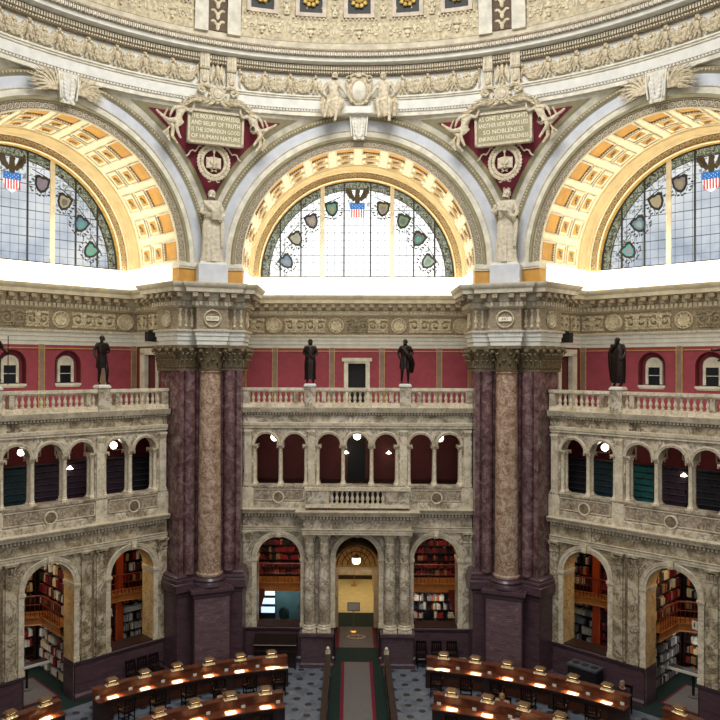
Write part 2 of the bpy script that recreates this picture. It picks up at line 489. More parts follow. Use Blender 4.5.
UP_ARCH = [-3.95,-2.72,-1.23,0,1.23,2.72,3.95]
Z2, SP2, TOP2 = 7.55, 9.31, 10.08
def screen(bname, ang):
    side = bname != 'center'
    root = struct(empty('wall_'+bname, (0,0,0), ang), f'two storey marble arcade screen of the {bname} bay', 'wall')
    low = 'screenlow' if side else 'screen'
    mb = MB()
    # ---- lower storey wall with three arched openings (the middle one is a doorway)
    ops = [(-3.38,.95,1.48,4.43),(0,.94,0,4.45),(3.38,.95,1.48,4.43)]
    archwall(mb, -HS-.25, HS+.25, 0, 5.7, VS, VS+.85, ops, 18, 1)
    mb.build('lower_wall', [low, 'golden' if side else 'screen'], root)
    for s in (-1, 1):
        mb = MB(); mb.box(s*3.38-.95, s*3.38+.95, VS-.02, VS+.84, 1.47, 1.51); mb.build('window_ledge', 'woodd', root)
    # dark base
    mb = MB()
    for a, b in ((-HS-.25,-.97),(.97,HS+.25)):
        mb.sweep([(a,VS),(b,VS)], [(0,0),(.14,0),(.14,.16),(.08,.22),(.06,.24),(.06,1.32),(.1,1.36),(.12,1.46),(.0,1.48)])
        mb.add([(b if b<0 else a, VS-.12, 0),(b if b<0 else a, VS, 0),(b if b<0 else a, VS, 1.38),(b if b<0 else a, VS-.12, 1.38)], [(0,1,2,3)])
    for s in (-1, 1): mb.box(s*.955-.02, s*.955+.02, VS, VS+.86, 0, 1.46)
    mb.build('dark_base', 'purple', root)
    # archivolts, imposts, keystones
    mb = MB()
    for cx, hw, zb, zs in ops:
        mb.revarc([(hw-.01,VS+.01),(hw-.01,VS-.06),(hw+.07,VS-.07),(hw+.09,VS-.1),(hw+.16,VS-.1),(hw+.2,VS-.12),(hw+.22,VS-.1),(hw+.22,VS+.01)], cx, zs, 0, pi, 24)
        for s in (-1, 1):
            x0 = cx+s*(hw-.04); x1 = cx+s*(hw+.24)
            mb.box(min(x0,x1), max(x0,x1), VS-.12, VS+.86, zs-.1, zs)
            mb.box(min(x0,x1)+.02, max(x0,x1)-.03, VS-.08, VS+.86, zs-.2, zs-.1)
            xa, xb = cx+s*hw, cx+s*(hw+.2)
            mb.box(min(xa,xb), max(xa,xb), VS-.07, VS+.0, max(zb,1.48), zs-.2)
            mb.box(min(xa,xb)-.02, max(xa,xb)+.02, VS-.1, VS+.0, 1.48, 1.66)
        keystone(mb, cx, VS-.03, zs+hw-.02, zs+hw+.3)
    mb.build('archivolt', 'moulding', root)
    # end pilasters and (side bays) paired pilasters
    mb = MB()
    us = [-4.72, 4.72]+([-2.02,-1.42,1.42,2.02] if side else [])
    for u in us:
        w = .19
        mb.box(u-w, u+w, VS-.09, VS, 1.66, 5.16)
        mb.box(u-w-.03, u+w+.03, VS-.13, VS, 1.48, 1.66)
        mb.box(u-w-.02, u+w+.02, VS-.12, VS, 5.16, 5.22)
        for k in range(3):
            mb.frustum((u-w+.06+k*.13, VS-.08), (.06,.04), (.05,.1), 5.22, 5.46)
        mb.ell((u-w, VS-.12, 5.49), (.06,.06,.07), 6, 4); mb.ell((u+w, VS-.12, 5.49), (.06,.06,.07), 6, 4)
        mb.box(u-w-.06, u+w+.06, VS-.18, VS, 5.52, 5.6)
    mb.build('pilaster', low, root)
    if side:
        mb = MB()
        for u in (-1.72, 1.72): mb.box(u-.05, u+.05, VS-.012, VS, 1.5, 5.5)
        mb.build('dark_joint', 'medal', root)
    # ---- middle entablature
    pw = 2.22; pj = .6
    path = [(-HS,VS),(HS,VS)] if side else [(-HS,VS),(-pw,VS),(-pw,VS-pj),(pw,VS-pj),(pw,VS),(HS,VS)]
    mb = MB()
    mb.sweep(path, [(-.3,5.6),(.10,5.6),(.10,5.69),(.13,5.7),(.13,5.78),(.17,5.82),(.06,5.83)])
    mb.build('architrave', 'moulding', root)
    mb = MB(); mb.sweep(path, [(.06,5.83),(.06,6.24),(.0,6.24)]); mb.build('frieze', low, root)
    mb = MB()
    mb.sweep(path, [(.09,6.38),(.2,6.39),(.30,6.41),(.33,6.49),(.36,6.51),(.40,6.6),(.0,6.64)])
    mb.build('cornice', 'moulding', root)
    mb = MB(); mb.sweep(path, [(.06,6.22),(.085,6.24),(.085,6.39)]); mb.build('dentil_gap_shade', 'medal', root)  # dark backing strip painting the shade between the dentils
    mb = MB()
    def den(x, y, a, w=.04, z0=6.26, z1=6.37, d=.09):
        mb.X = frame(x, y, 0, a); mb.box(-w, w, -.01, d, z0, z1); mb.X = None
    along(path, .17, .14, den, .06)
    mb.build('dentils', 'moulding', root)
    if not side:
        mb = MB(); mb.box(-pw, pw, VS-pj, VS, 5.6, 6.6); mb.build('portal_block', 'screen', root)
    # ---- parapet between the storeys
    mb = MB()
    mb.sweep([(-HS,VS),(HS,VS)], [(0,6.5),(.12,6.5),(.12,6.84),(.05,6.88),(.05,7.46),(.12,7.49),(.14,7.58),(-.55,7.58)])
    mb.build('parapet', 'screen', root)
    mb = MB(); mbd = MB(); mbf = MB()
    panels = [(-4.5,-2.3),(2.3,4.5)]+([(-1.75,1.75)] if side else [])
    for a, b in panels:
        c = (a+b)/2
        mb.box(a, b, VS-.075, VS-.04, 6.95, 7.4)
        for (p, q, r, s) in ((a,b,6.93,6.965),(a,b,7.4,7.435),(a,a+.035,6.93,7.43),(b-.035,b,6.93,7.43)):
            mbf.box(p, q, VS-.1, VS-.04, r, s)
        mbd.X = Matrix.Translation((c, VS-.08, 7.08)) @ Matrix.Rotation(pi/2, 4, 'X')
        mbd.lathe([(.2,0),(.2,.03),(.001,.035)], 20, cap=False); mbd.X = None
        mbf.X = Matrix.Translation((c, VS-.08, 7.08)) @ Matrix.Rotation(pi/2, 4, 'X')
        mbf.lathe([(.2,0),(.2,.05),(.24,.06),(.26,.05),(.26,0)], 20, cap=False); mbf.X = None
    for u in (-4.72,-2.0,2.0,4.72): mbf.box(u-.24, u+.24, VS-.13, VS-.04, 6.6, 7.5)
    mb.build('panel_field', 'panel', root); mbd.build('panel_disc', 'medal', root); mbf.build('panel_frame', 'moulding', root)
    # ---- upper storey arcade
    mb = MB()
    archwall(mb, -HS, HS, SP2+.0, TOP2, VS, VS+.5, [(u,.5,SP2,SP2) for u in UP_ARCH], 14)
    for a, b in ((-HS,-4.5),(-2.17,-1.78),(1.78,2.17),(4.5,HS)): mb.box(a, b, VS, VS+.5, Z2, SP2)
    mb.build('upper_wall', 'screen', root)
    mb = MB()
    for u in UP_ARCH:
        mb.revarc([(.49,VS+.01),(.49,VS-.05),(.54,VS-.06),(.56,VS-.08),(.60,VS-.08),(.62,VS+.01)], u, SP2, 0, pi, 16)
    for u in (-4.72,-1.98,1.98,4.72):
        mb.box(u-.15, u+.15, VS-.08, VS, Z2+.12, TOP2-.3)
        mb.box(u-.18, u+.18, VS-.11, VS, Z2, Z2+.12); mb.box(u-.18, u+.18, VS-.13, VS, TOP2-.18, TOP2-.1)
        for k in (-1,0,1): mb.frustum((u+k*.1, VS-.07), (.045,.03), (.04,.08), TOP2-.34, TOP2-.18)
    mb.build('upper_archivolt', 'moulding', root)
    cols = MB()
    for y in (VS+.12, VS+.40): small_column(cols, 0, y, Z2, SP2)
    first = None
    for u in (-4.46,-3.335,-2.22,-1.72,-.615,.615,1.72,2.22,3.335,4.46):
        if first is None: first = cols.build('paired_colonnette', 'moulding', root); o = first
        else: o = first.copy(); C.objects.link(o)
        o.location = (u, 0, 0)
    # ---- top entablature under the balustrade
    path = [(-HS,VS),(HS,VS)]
    mb = MB()
    mb.sweep(path, [(-.3,10.06),(.08,10.06),(.08,10.14),(.12,10.16),(.14,10.28),(.05,10.3)])
    mb.build('upper_architrave', 'moulding', root)
    mb = MB(); mb.sweep(path, [(.05,10.3),(.05,10.62),(0,10.62)]); mb.build('upper_frieze', low, root)
    mb = MB()
    mb.sweep(path, [(.08,10.72),(.24,10.73),(.28,10.82),(.32,10.9),(.34,10.95),(-.5,10.95)])
    for x in (-HS, HS): mb.add([(x,VS-.3,10.74),(x,VS,10.6),(x,VS,10.95),(x,VS-.34,10.95)], [(0,1,2,3)])
    mb.build('upper_cornice', 'moulding', root)
    mb = MB(); mb.sweep(path, [(.05,10.6),(.08,10.62),(.08,10.73)]); mb.build('upper_dentil_gap_shade', 'medal', root)  # dark strip behind the upper dentils, painted in as gap shade
    mb = MB()
    along(path, .16, .13, lambda x, y, a: den(x, y, a, .036, 10.635, 10.71, .08), .06)
    mb.build('upper_dentils', 'moulding', root)
    return root

def balustrade(bname, ang):
    root = tag(empty('balustrade', bay(ang, 0, VS, 10.95), ang),
       {'center':'marble balustrade above the middle arcade, ahead of the crimson gallery','left':'marble balustrade on top of the arcade at the left of the photo','right':'marble balustrade on top of the arcade at the right of the photo'}[bname], 'balustrade', 'balustrades above the arcades')
    mb = MB(); mb.box(-HS, HS, -.16, .16, 0, .14); mb.box(-HS, HS, -.13, .13, .14, .2); mb.build('base_rail', 'moulding', root)
    mb = MB(); mb.box(-HS-.02, HS+.02, -.17, .17, .72, .84); mb.box(-HS, HS, -.13, .13, .67, .72); mb.build('top_rail', 'moulding', root)
    for u, w in ((-4.78,.15),(4.78,.15),(-2.05,.2),(2.05,.2),(-1.45,.09),(1.45,.09),(-2.65,.09),(2.65,.09)):
        mb = MB(); mb.box(u-w, u+w, -.15, .15, .2, .67)
        if w == .2: mb.box(u-w-.04, u+w+.04, -.22, .2, 0, .9)
        mb.build('post', 'screen', root)
    b = MB(); b.lathe([(.07,.2),(.07,.24),(.04,.27),(.075,.38),(.06,.46),(.035,.52),(.05,.58),(.065,.64),(.065,.67)], 8)
    first = None
    def run(a, c, n):
        nonlocal first
        for k in range(n):
            if first is None: first = b.build('baluster', 'moulding', root); o = first
            else: o = first.copy(); C.objects.link(o)
            o.location = (a+(c-a)*(k+.5)/n, 0, 0)
    run(-4.63,-2.74,8); run(-2.56,-2.25,1); run(-1.85,-1.54,1); run(-1.36,1.36,12); run(1.54,1.85,1); run(2.25,2.56,1); run(2.74,4.63,8)
    return root

for n_, a_ in BAYS:
    screen(n_, a_); balustrade(n_, a_)

# ---- portal balcony balustrade of the middle bay
mb = MB(); mb.box(-1.12, 1.12, VS-.145, VS-.1, 6.86, 7.5); mb.build('balcony_recess_shade', 'black', bpy.data.objects['wall_center'])  # flat black sheet painting the dark of a recess behind the balusters
root = tag(empty('balcony_balustrade', (0, VS-.6, 6.74)), 'short marble balustrade of the balcony over the doorway columns', 'balustrade')
mb = MB(); mb.box(-2.2, 2.2, -.13, .13, 0, .16); mb.build('base_rail', 'moulding', root)
mb = MB(); mb.box(-2.25, 2.25, -.15, .15, .72, .86); mb.build('top_rail', 'moulding', root)
for s in (-1, 1):
    mb = MB(); mb.box(min(s*1.2,s*2.18), max(s*1.2,s*2.18), -.12, .12, .16, .72)
    mb.box(min(s*1.33,s*2.05), max(s*1.33,s*2.05), -.14, .12, .26, .64); mb.build('panelled_pier', 'screen', root)
    mb = MB(); mb.box(min(s*1.98,s*2.18), max(s*1.98,s*2.18), .13, .5, 0, .9); mb.build('return_wall', 'screen', root)
b = MB(); b.lathe([(.08,.16),(.08,.2),(.04,.23),(.085,.36),(.065,.45),(.035,.54),(.055,.62),(.075,.68),(.075,.72)], 8)
fb = None
for k in range(11):
    if fb is None: fb = b.build('baluster', 'moulding', root); o = fb
    else: o = fb.copy(); C.objects.link(o)
    o.location = (-1.08+2.16*k/10, 0, 0)

# ---- four portal columns on two pedestals
for s, w1 in ((-1, 'left'), (1, 'right')):
    p = tag(empty('column_pedestal', (s*1.71, VS-.37, 0)), f'dark purple marble pedestal to the {w1} of the carpeted doorway', 'pedestal', 'pedestals of the doorway columns')
    mb = MB(); mb.box(-.66, .66, -.34, .36, .18, 1.26); mb.build('dado', 'purple', p)
    mb = MB(); mb.box(-.72, .72, -.4, .36, 0, .14); mb.frustum((0,0), (.72,.38), (.66,.34), .14, .2); mb.build('plinth', 'purple', p)
    mb = MB(); mb.frustum((0,0), (.66,.34), (.72,.4), 1.24, 1.32); mb.box(-.73, .73, -.42, .36, 1.32, 1.44); mb.build('cap', 'purple', p)
    for u, w2 in ((1.4, 'inner'), (2.03, 'outer')):
        c = tag(empty('portal_column', (s*u, VS-.36, 1.44)), f'veined marble column {w1} of the doorway, {w2} one of its pair', 'column', 'columns flanking the doorway')
        mb = MB(); mb.box(-.29, .29, -.29, .29, 0, .1)
        mb.lathe([(.3,.1),(.32,.15),(.3,.2),(.27,.22),(.28,.27),(.25,.3),(.24,.32)], 18); mb.build('base', 'moulding', c)
        mb = MB(); mb.lathe([(.24,.32),(.242,1.2),(.235,2.4),(.215,3.64),(.225,3.7),(.23,3.72)], 20); mb.build('shaft', 'screen', c)
        mb = MB(); big_capital(mb, 0, 0, 3.72, 4.16, .2); mb.build('capital', 'moulding', c)

# ================================================================== pink gallery, entablature, parapet, per bay
AP = 19.9
RB = 15.66     # face of the block over the corner column
def blk(hw, R, v=15.2):
    """plan points of the block at a corner, for the right hand pier of a bay: front middle, front corner, foot on the wall face"""
    r = (v-hw*S22)/C22
    return [(r*S22-hw*C22, r*C22+hw*S22), (R*S22-hw*C22, R*C22+hw*S22), (R*S22, R*C22)]
_half = [(4.84,16.7),(4.84,15.2)]+blk(.6, RB)
_half = [(5.6,AP),(5.6,16.7)]+_half
EPATH = [(-x, y) for x, y in _half[::-1]]+_half     # left axis -> right axis
def scroll(mb, w, h, seed=0):
    """acanthus scroll filling w x h in the x,z plane, relief towards -y"""
    for s in (-1, 1):
        pts = []
        for k in range(15):
            t = k/14; a = pi*(.5+2.4*t); r = h*.42*(1-.78*t)
            pts.append((s*(w*.25)+s*r*cos(a)*1.05, -.03, r*sin(a)))
        mb.tube(pts, [.045*(1-.45*k/14) for k in range(15)], 5)
        mb.ell((s*w*.25, -.04, 0), (.07,.05,.07), 6, 4)
        for k in range(3):
            a = pi*(.3+.55*k)
            mb.ell((s*w*.25+s*h*.4*cos(a), -.03, h*.4*sin(a)), (.09,.035,.05), 6, 4)
    mb.ell((0,-.03,-h*.1), (.06,.05,h*.34), 6, 5)
    for s in (-1, 1):
        for k in range(7):
            x = s*w*(.06+.065*k); mb.ell((x, -.02, h*(.40-.03*(k % 2))), (.04,.03,.05), 5, 4); mb.ell((x, -.02, -h*(.40-.04*(k % 2))), (.045,.03,.05), 5, 4)
        for k in range(4): mb.tube([(s*w*.47,-.02,h*(-.36+.2*k)),(s*w*.40,-.05,h*(-.28+.2*k)),(s*w*.47,-.02,h*(-.2+.2*k))], .02, 4)
        mb.tube([(s*w*.05,-.02,-h*.2),(s*w*.1,-.05,h*.05),(s*w*.04,-.02,h*.18)], [.03,.035,.01], 5)
    mb.ell((0,-.05,h*.24), (.13,.05,.1), 7, 5)

def medallion(mb, r, fill=True):
    mb.X0 = mb.X
    M = mb.X @ Matrix.Rotation(pi/2, 4, 'X')
    mb.X = M
    mb.lathe([(r,0),(r*1.02,.05),(r*.94,.08),(r*.86,.05),(r*.84,.0)], 20, cap=False)
    mb.lathe([(r*.7,0),(r*.68,.06),(r*.6,.05),(r*.001,.035)], 18, cap=False)
    for k in range(12): mb.ell((r*.77*cos(k*pi/6), r*.77*sin(k*pi/6), .04), (.04,.04,.03), 5, 4)
    mb.X = mb.X0

ENT_LOW = [(.0,13.58),(.02,13.58),(.02,13.74),(.06,13.76),(.06,13.93),(.10,13.95),(.10,14.10),(.15,14.13),(.17,14.2),(.04,14.22)]
ENT_FR = [(.04,14.22),(.04,15.12)]
ENT_TOP = [(.04,15.10),(.12,15.14),(.14,15.16),(.14,15.36),(.2,15.38),(.24,15.44),(.24,15.66),(.55,15.7),(.57,15.86),(.64,15.92),(.7,16.04),(.7,16.08),(-.3,16.12)]
def entablature(bname, ang):
    root = struct(empty('trim_1' if bname == 'center' else 'trim_2' if bname == 'left' else 'trim_3', (0,0,0), ang), f'carved classical entablature round the {bname} bay and its piers', 'trim')
    MB().sweep(EPATH, ENT_LOW).build('architrave', 'white' if bname else 'white', root)
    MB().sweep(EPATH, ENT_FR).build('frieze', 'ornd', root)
    MB().sweep(EPATH, ENT_TOP).build('cornice', 'cream2', root)
    mb = MB()
    def den(x, y, a): mb.X = frame(x, y, 0, a); mb.box(-.055, .055, -.02, .09, 15.18, 15.35); mb.X = None
    along(EPATH, .22, .19, den, .03)
    def bead(x, y, a): mb.X = frame(x, y, 0, a); mb.box(-.045, .045, 0, .07, 14.13, 14.19); mb.X = None
    along(EPATH, .19, .14, bead, .02)
    mb.build('dentils', 'ornw', root)
    mb = MB()
    def mod(x, y, a):
        mb.X = frame(x, y, 0, a)
        mb.box(-.11, .11, -.0, .32, 15.55, 15.67); mb.tube([(-.11,.02,15.52),(.11,.02,15.52)], .06, 7); mb.tube([(-.11,.26,15.46),(.11,.26,15.46)], .08, 7)
        mb.X = None
    along(EPATH, .52, .46, mod, .1)
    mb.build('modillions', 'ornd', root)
    mb = MB()
    last = len(EPATH)-1
    cnt = [0]
    def orn(x, y, a):
        mb.X = frame(x, y, 14.66, a); cnt[0] += 1
        if cnt[0] % 3 == 2: medallion(mb, .36)
        else: scroll(mb, 1.0, .74)
        mb.X = None
    along(EPATH, .05, 1.02, orn, .02, segs=[6] if len(EPATH) == 14 else None)
    mb.X = None
    # returns, pier faces
    def orn2(x, y, a):
        mb.X = frame(x, y, 14.66, a); scroll(mb, .8, .74); mb.X = None
    def med2(x, y, a):
        mb.X = frame(x, y, 14.66, a); medallion(mb, .34); mb.X = None
    n = len(EPATH)
    along(EPATH, .05, 1.0, orn2, .05, segs=[n//2-3+1-0, n//2+1]) if False else None
    for i in range(n-1):
        L = hypot(EPATH[i+1][0]-EPATH[i][0], EPATH[i+1][1]-EPATH[i][1])
        mid = (i == n//2-1)
        if mid: 
            continue
        if L > 2.5: along(EPATH, .05, .95, orn2, .05, segs=[i])
        elif 1.3 < L < 2: along(EPATH, .05, L*.9, med2, .02, segs=[i])
        elif .7 < L <= 1.3:
            def bal(x, y, a):
                mb.X = frame(x, y, 0, a)
                for q in (-.28, 0, .28): mb.lathe([(.03,14.28),(.08,14.35),(.04,14.45),(.09,14.6),(.05,14.75),(.03,14.9),(.07,15.0),(.07,15.06)], 8, (q, -.01))
                mb.X = None
            along(EPATH, .05, L, bal, .0, segs=[i])
    i = n//2-1
    cnt[0] = 0
    along(EPATH, .05, 1.0, orn, .1, segs=[i])
    mb.build('carved_scrolls', 'orn', root)
    return root

def gallery(bname, ang):
    side = bname != 'center'
    root = struct(empty('wall_'+bname+'_gallery', (0,0,0), ang), f'crimson upper gallery wall of the {bname} bay', 'wall')
    mb = MB()
    ops = [(-2.35,.58,11.95,12.78),(0,.58,11.95,12.78),(2.35,.58,11.95,12.78)] if side else [(0,.55,10.9,12.55)]
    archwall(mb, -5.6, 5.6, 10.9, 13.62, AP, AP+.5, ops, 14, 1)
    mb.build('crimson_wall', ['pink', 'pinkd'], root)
    mb = MB()
    for s in (-1, 1):
        mb.add([(s*5.6,AP,10.9),(s*5.6,19.5,10.9),(s*5.6,19.5,13.62),(s*5.6,AP,13.62)], [(0,1,2,3)])
        mb.add([(s*5.6,17.9,10.9),(s*5.6,16.7,10.9),(s*5.6,16.7,13.62),(s*5.6,17.9,13.62)], [(0,1,2,3)])
        mb.box(min(s*5.6,s*6.2), max(s*5.6,s*6.2), 17.9, 19.5, 13.2, 13.62)
    mb.build('return_wall', 'pinkd', root)
    for s in (-1, 1):
        mb = MB(); x0, x1 = min(s*5.54,s*5.75), max(s*5.54,s*5.75)
        mb.box(x0, x1, 19.1, 19.5, 10.9, 13.3); mb.box(x0, x1, 17.9, 18.15, 10.9, 13.3); mb.box(x0, x1, 17.9, 19.5, 13.2, 13.5)
        mb.build('door_casing', 'cream', root)
        mb = MB(); mb.box(min(s*5.8,s*5.9), max(s*5.8,s*5.9), 18.1, 19.2, 10.9, 13.3); mb.build('dark_doorway', 'maroon', root)
    mb = MB()
    for u in (-5.45,-3.95,-1.2,1.2,3.95,5.45):
        mb.box(u-.12, u+.12, AP-.03, AP, 10.9, 13.6)
    mb.build('grey_strip', 'strip', root)
    mb = MB()
    for u in (-5.45,-3.95,-1.2,1.2,3.95,5.45):
        for e in (-.12,.12): mb.box(u+e-.015, u+e+.015, AP-.045, AP, 10.9, 13.6)
    mb.box(-5.6, 5.6, AP-.04, AP, 13.42, 13.46)
    mb.build('gilt_line', 'gold', root)
    mb = MB(); mb.box(-5.6, 5.6, VS+.3, AP, 10.8, 10.92); mb.build('gallery_floor', 'moulding', root)
    if side:
        for u in (-2.35, 0, 2.35):
            w = struct(empty('window_frame', (u, AP+.28, 0))); w.parent = root
            mb = MB()
            mb.revarc([(.25,.0),(.25,-.06),(.36,-.06),(.36,.1)], 0, 12.78, 0, pi, 16)
            for s in (-1,1): mb.box(min(s*.25,s*.36), max(s*.25,s*.36), -.06, .1, 12.0, 12.78)
            mb.box(-.34, .34, -.03, .1, 12.72, 12.98); mb.box(-.2, .2, -.03, .1, 12.98, 13.08)
            mb.build('casing', 'cream', w)
            mb = MB(); mb.box(-.57, .57, -.34, .2, 11.86, 11.96); mb.box(-.52, .52, -.3, .2, 11.8, 11.86); mb.build('sill', 'cream', w)
            mb = MB(); mb.box(-.3, .3, .0, .05, 11.96, 12.72); mb.build('pane', 'glassd', w)
            mb = MB(); mb.box(-.27, .27, -.03, .02, 12.36, 12.39); mb.build('glazing_bar', 'cream', w)
            mb = MB(); mb.box(-.62, .62, .15, .25, 11.9, 13.5); mb.build('niche_back', 'pink', w)
    else:
        mb = MB()
        for s in (-1, 1): mb.box(min(s*.42,s*.62), max(s*.42,s*.62), AP-.08, AP+.1, 10.92, 12.95)
        mb.box(-.72, .72, AP-.12, AP+.1, 12.95, 13.12); mb.box(-.42,.42,AP-.06,AP+.1,12.85,12.95)
        mb.build('door_casing', 'cream', root)
        mb = MB(); mb.box(-.6, .6, AP+.4, AP+.48, 10.92, 13.4); mb.build('dark_doorway', 'black', root)

# ---- vault, window, upper arch
ZC = 17.0; RO = 15.2*T22
def vault(bname, ang, idx):
    side = bname != 'center'
    root = struct(empty('ceiling_'+bname+'_vault', (0,0,ZC), ang), f'coffered barrel vault over the {bname} window', 'ceiling')
    n = 64
    MB().revarc([(5.1,15.3),(5.1,20.2)], 0, 0, 0, pi, n).build('soffit', 'soffit', root)
    # plain and gilt ribs across the soffit
    MB().revarc([(5.11,18.7),(5.02,18.72),(5.02,19.35),(4.96,19.4),(4.96,19.5),(5.1,19.52)], 0, 0, 0, pi, n).build('soffit_band', 'gold2', root)
    # coffers
    frames = MB(); big = MB(); small = MB(); fig = MB()
    for k in range(14):
        t0 = radians(6.5+13*k-.5+.0)
        t0 = pi/2+radians(-84.5+13*k)
        for (ya, yb, ta, tb, kind) in ((15.6,16.5,-4.2,4.2,0),(16.75,17.45,-3.9,3.9,1),(17.7,18.4,-3.9,3.9,1)):
            ta, tb = t0+radians(ta), t0+radians(tb)
            def slab(mbx, r0, r1, ya, yb, ta, tb, m=4):
                mbx.revarc([(r0,ya),(r1,ya),(r1,yb),(r0,yb),(r0,ya)], 0, 0, ta, tb, m)
                for t in (ta, tb): mbx.add([(r0*cos(t),ya,r0*sin(t)),(r1*cos(t),ya,r1*sin(t)),(r1*cos(t),yb,r1*sin(t)),(r0*cos(t),yb,r0*sin(t))], [(0,1,2,3)])
            e = radians(.55); f = .07
            slab(frames, 5.1, 5.02, ya-f, yb+f, ta-e*1.4, ta); slab(frames, 5.1, 5.02, ya-f, yb+f, tb, tb+e*1.4)
            slab(frames, 5.1, 5.02, ya-f, ya, ta, tb); slab(frames, 5.1, 5.02, yb, yb+f, ta, tb)
            slab(big if kind == 0 else small, 5.1, 5.075, ya, yb, ta, tb)
            if kind:
                slab(big, 5.09, 5.06, ya+.13, yb-.13, ta+radians(1.3), tb-radians(1.3), 2)
                tm = (ta+tb)/2; ym = (ya+yb)/2; M = Matrix.Rotation(-tm+pi/2, 3, 'Y')
                fig.ell((5.03*cos(tm), ym, 5.03*sin(tm)), (.1,.08,.05), 6, 4, M); fig.ell((5.02*cos(tm+.02), ym+.05, 5.02*sin(tm+.02)), (.05,.05,.05), 6, 4)
                fig.ell((5.03*cos(tm-.02), ym-.04, 5.03*sin(tm-.02)), (.04,.1,.04), 6, 4, M)
            else:
                # egg-and-dart edging on one side of each big coffer
                for q in range(7):
                    t = ta+(tb-ta)*(q+.5)/7
                    fig.ell((5.03*cos(t), ya-.0, 5.03*sin(t)), (.04,.04,.04), 5, 4); fig.ell((5.03*cos(t), yb, 5.03*sin(t)), (.04,.04,.04), 5, 4)
    frames.build('coffer_frame', 'cream2', root); big.build('coffer_panel', 'ochre', root)
    small.build('small_coffer', 'soffit', root); fig.build('coffer_figure', 'ornd', root)
    # ring-patterned border round the window
    mb = MB(); mb.revarc([(4.66,20.0),(4.66,19.72),(4.74,19.7),(4.74,19.76),(5.02,19.76),(5.02,19.68),(5.12,19.68)], 0, 0, 0, pi, n)
    mb.build('window_border', 'gold', root)
    mb = MB()
    N = 66
    for k in range(N):
        t = pi*(k+.5)/N
        mb.X = Matrix.Translation((4.88*cos(t), 19.755, 4.88*sin(t))) @ Matrix.Rotation(pi/2, 4, 'X')
        mb.lathe([(.1,0),(.1,.03),(.06,.03),(.06,0)], 10, cap=False); mb.X = None
    mb.build('border_rings', 'cream2', root)
    mb = MB(); mb.revarc([(4.74,19.72),(4.70,19.66),(4.66,19.72)], 0, 0, 0, pi, n); mb.revarc([(5.0,19.7),(5.05,19.62),(5.1,19.7)], 0, 0, 0, pi, n); mb.build('border_bead', 'soffit', root)

    # front arch mouldings, in bands
    wroot = struct(empty('wall_'+bname+'_arch', (0,0,ZC), ang), f'moulded arch face of the {bname} bay', 'wall')
    def band(name, mat, prof, nn=72): return MB().revarc(prof, 0, 0, 0, pi, nn).build(name, mat, wroot)
    F = 15.2
    band('inner_lip', 'soffit', [(5.1,F+.15),(4.86,F+.12),(4.84,F+.04),(4.88,F+.02)])
    band('rosette_band', 'ornd', [(4.88,F+.02),(4.9,F+.06),(5.16,F+.06),(5.18,F-.02)])
    band('torus', 'olive', [(5.18,F-.02),(5.20,F-.1),(5.27,F-.12),(5.33,F-.08),(5.35,F-.02)])
    band('cream_band', 'cream', [(5.35,F-.02),(5.37,F+.0),(5.57,F+.0),(5.58,F-.04),(5.62,F-.04)])
    band('blue_band', 'blue', [(5.62,F-.04),(5.62,F-.01),(6.0,F-.01),(6.02,F-.05)])
    band('leaf_moulding', 'olive', [(6.02,F-.05),(6.06,F-.1),(6.18,F-.14),(6.22,F-.1),(RO-.02,F-.02),(RO-.02,F+.3)])
    mb = MB(); N = 62
    for k in range(N):
        t = pi*(k+.5)/N
        mb.X = Matrix.Translation((5.03*cos(t), F+.05, 5.03*sin(t))) @ Matrix.Rotation(pi/2-t, 4, 'Y') @ Matrix.Rotation(pi/2, 4, 'X')
        mb.lathe([(.1,0),(.1,.035),(.065,.035),(.06,0)], 8, cap=False); mb.ell((0,0,.02), (.035,.035,.03), 5, 4)
        mb.box(.115, .14, -.12, .12, 0, .04)
        mb.X = None
    mb.revarc([(5.16,F+.06),(5.15,F+.0),(5.18,F-.02)], 0, 0, 0, pi, 72); mb.revarc([(4.88,F+.02),(4.9,F+.0),(4.92,F+.06)], 0, 0, 0, pi, 72)
    mb.build('rosettes', 'ornw', wroot)
    mb = MB(); N = 150
    for k in range(N):
        t = pi*(k+.5)/N
        mb.ell((6.12*cos(t), F-.12, 6.12*sin(t)), (.045,.05,.045), 5, 4)
    N = 260
    for k in range(N):
        t = pi*(k+.5)/N; mb.ell((5.6*cos(t), F-.05, 5.6*sin(t)), (.018,.02,.018), 4, 3)
    mb.build('leaf_beads', 'ornw', wroot)
    # impost blocks under the springing, ochre then cream moulding
    for s in (-1, 1):
        mb = MB(); a, b = s*4.86, s*6.1
        mb.box(min(a,b), max(a,b), F-.02, F+.5, -.92, -.28)
        mb.build('impost_pilaster', 'ochre', wroot)
        mb = MB()
        a, b = s*4.82, s*6.14
        mb.box(min(a,b), max(a,b), F-.08, F+.5, -.28, -.2); mb.box(min(a,b)+.02, max(a,b)-.02, F-.12, F+.5, -.2, -.05); mb.box(min(a,b)+.04, max(a,b)-.04, F-.06, F+.5, -.05, 0)
        mb.build('impost_moulding', 'cream', wroot)
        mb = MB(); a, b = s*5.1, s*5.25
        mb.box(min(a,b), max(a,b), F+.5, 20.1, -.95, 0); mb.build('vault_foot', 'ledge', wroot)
    # window
    wn = struct(empty('window_%d' % idx, (0, 20.05, ZC), ang), f'half round leaded glass window of the {bname} bay', 'window')
    wn.location = bay(ang, 0, 20.05, ZC)
    poly = [(4.7*cos(pi*k/48), 4.7*sin(pi*k/48)) for k in range(49)]
    MB().prism(poly, 0, .02).build('pane', 'glass_s' if side else 'glass_c', wn, smooth=False)
    mb = MB()
    for x in (-3.72,-2.72,-.64,.64,2.72,3.72):
        mb.box(x-.035, x+.035, -.05, .0, 0, sqrt(4.68**2-x*x))
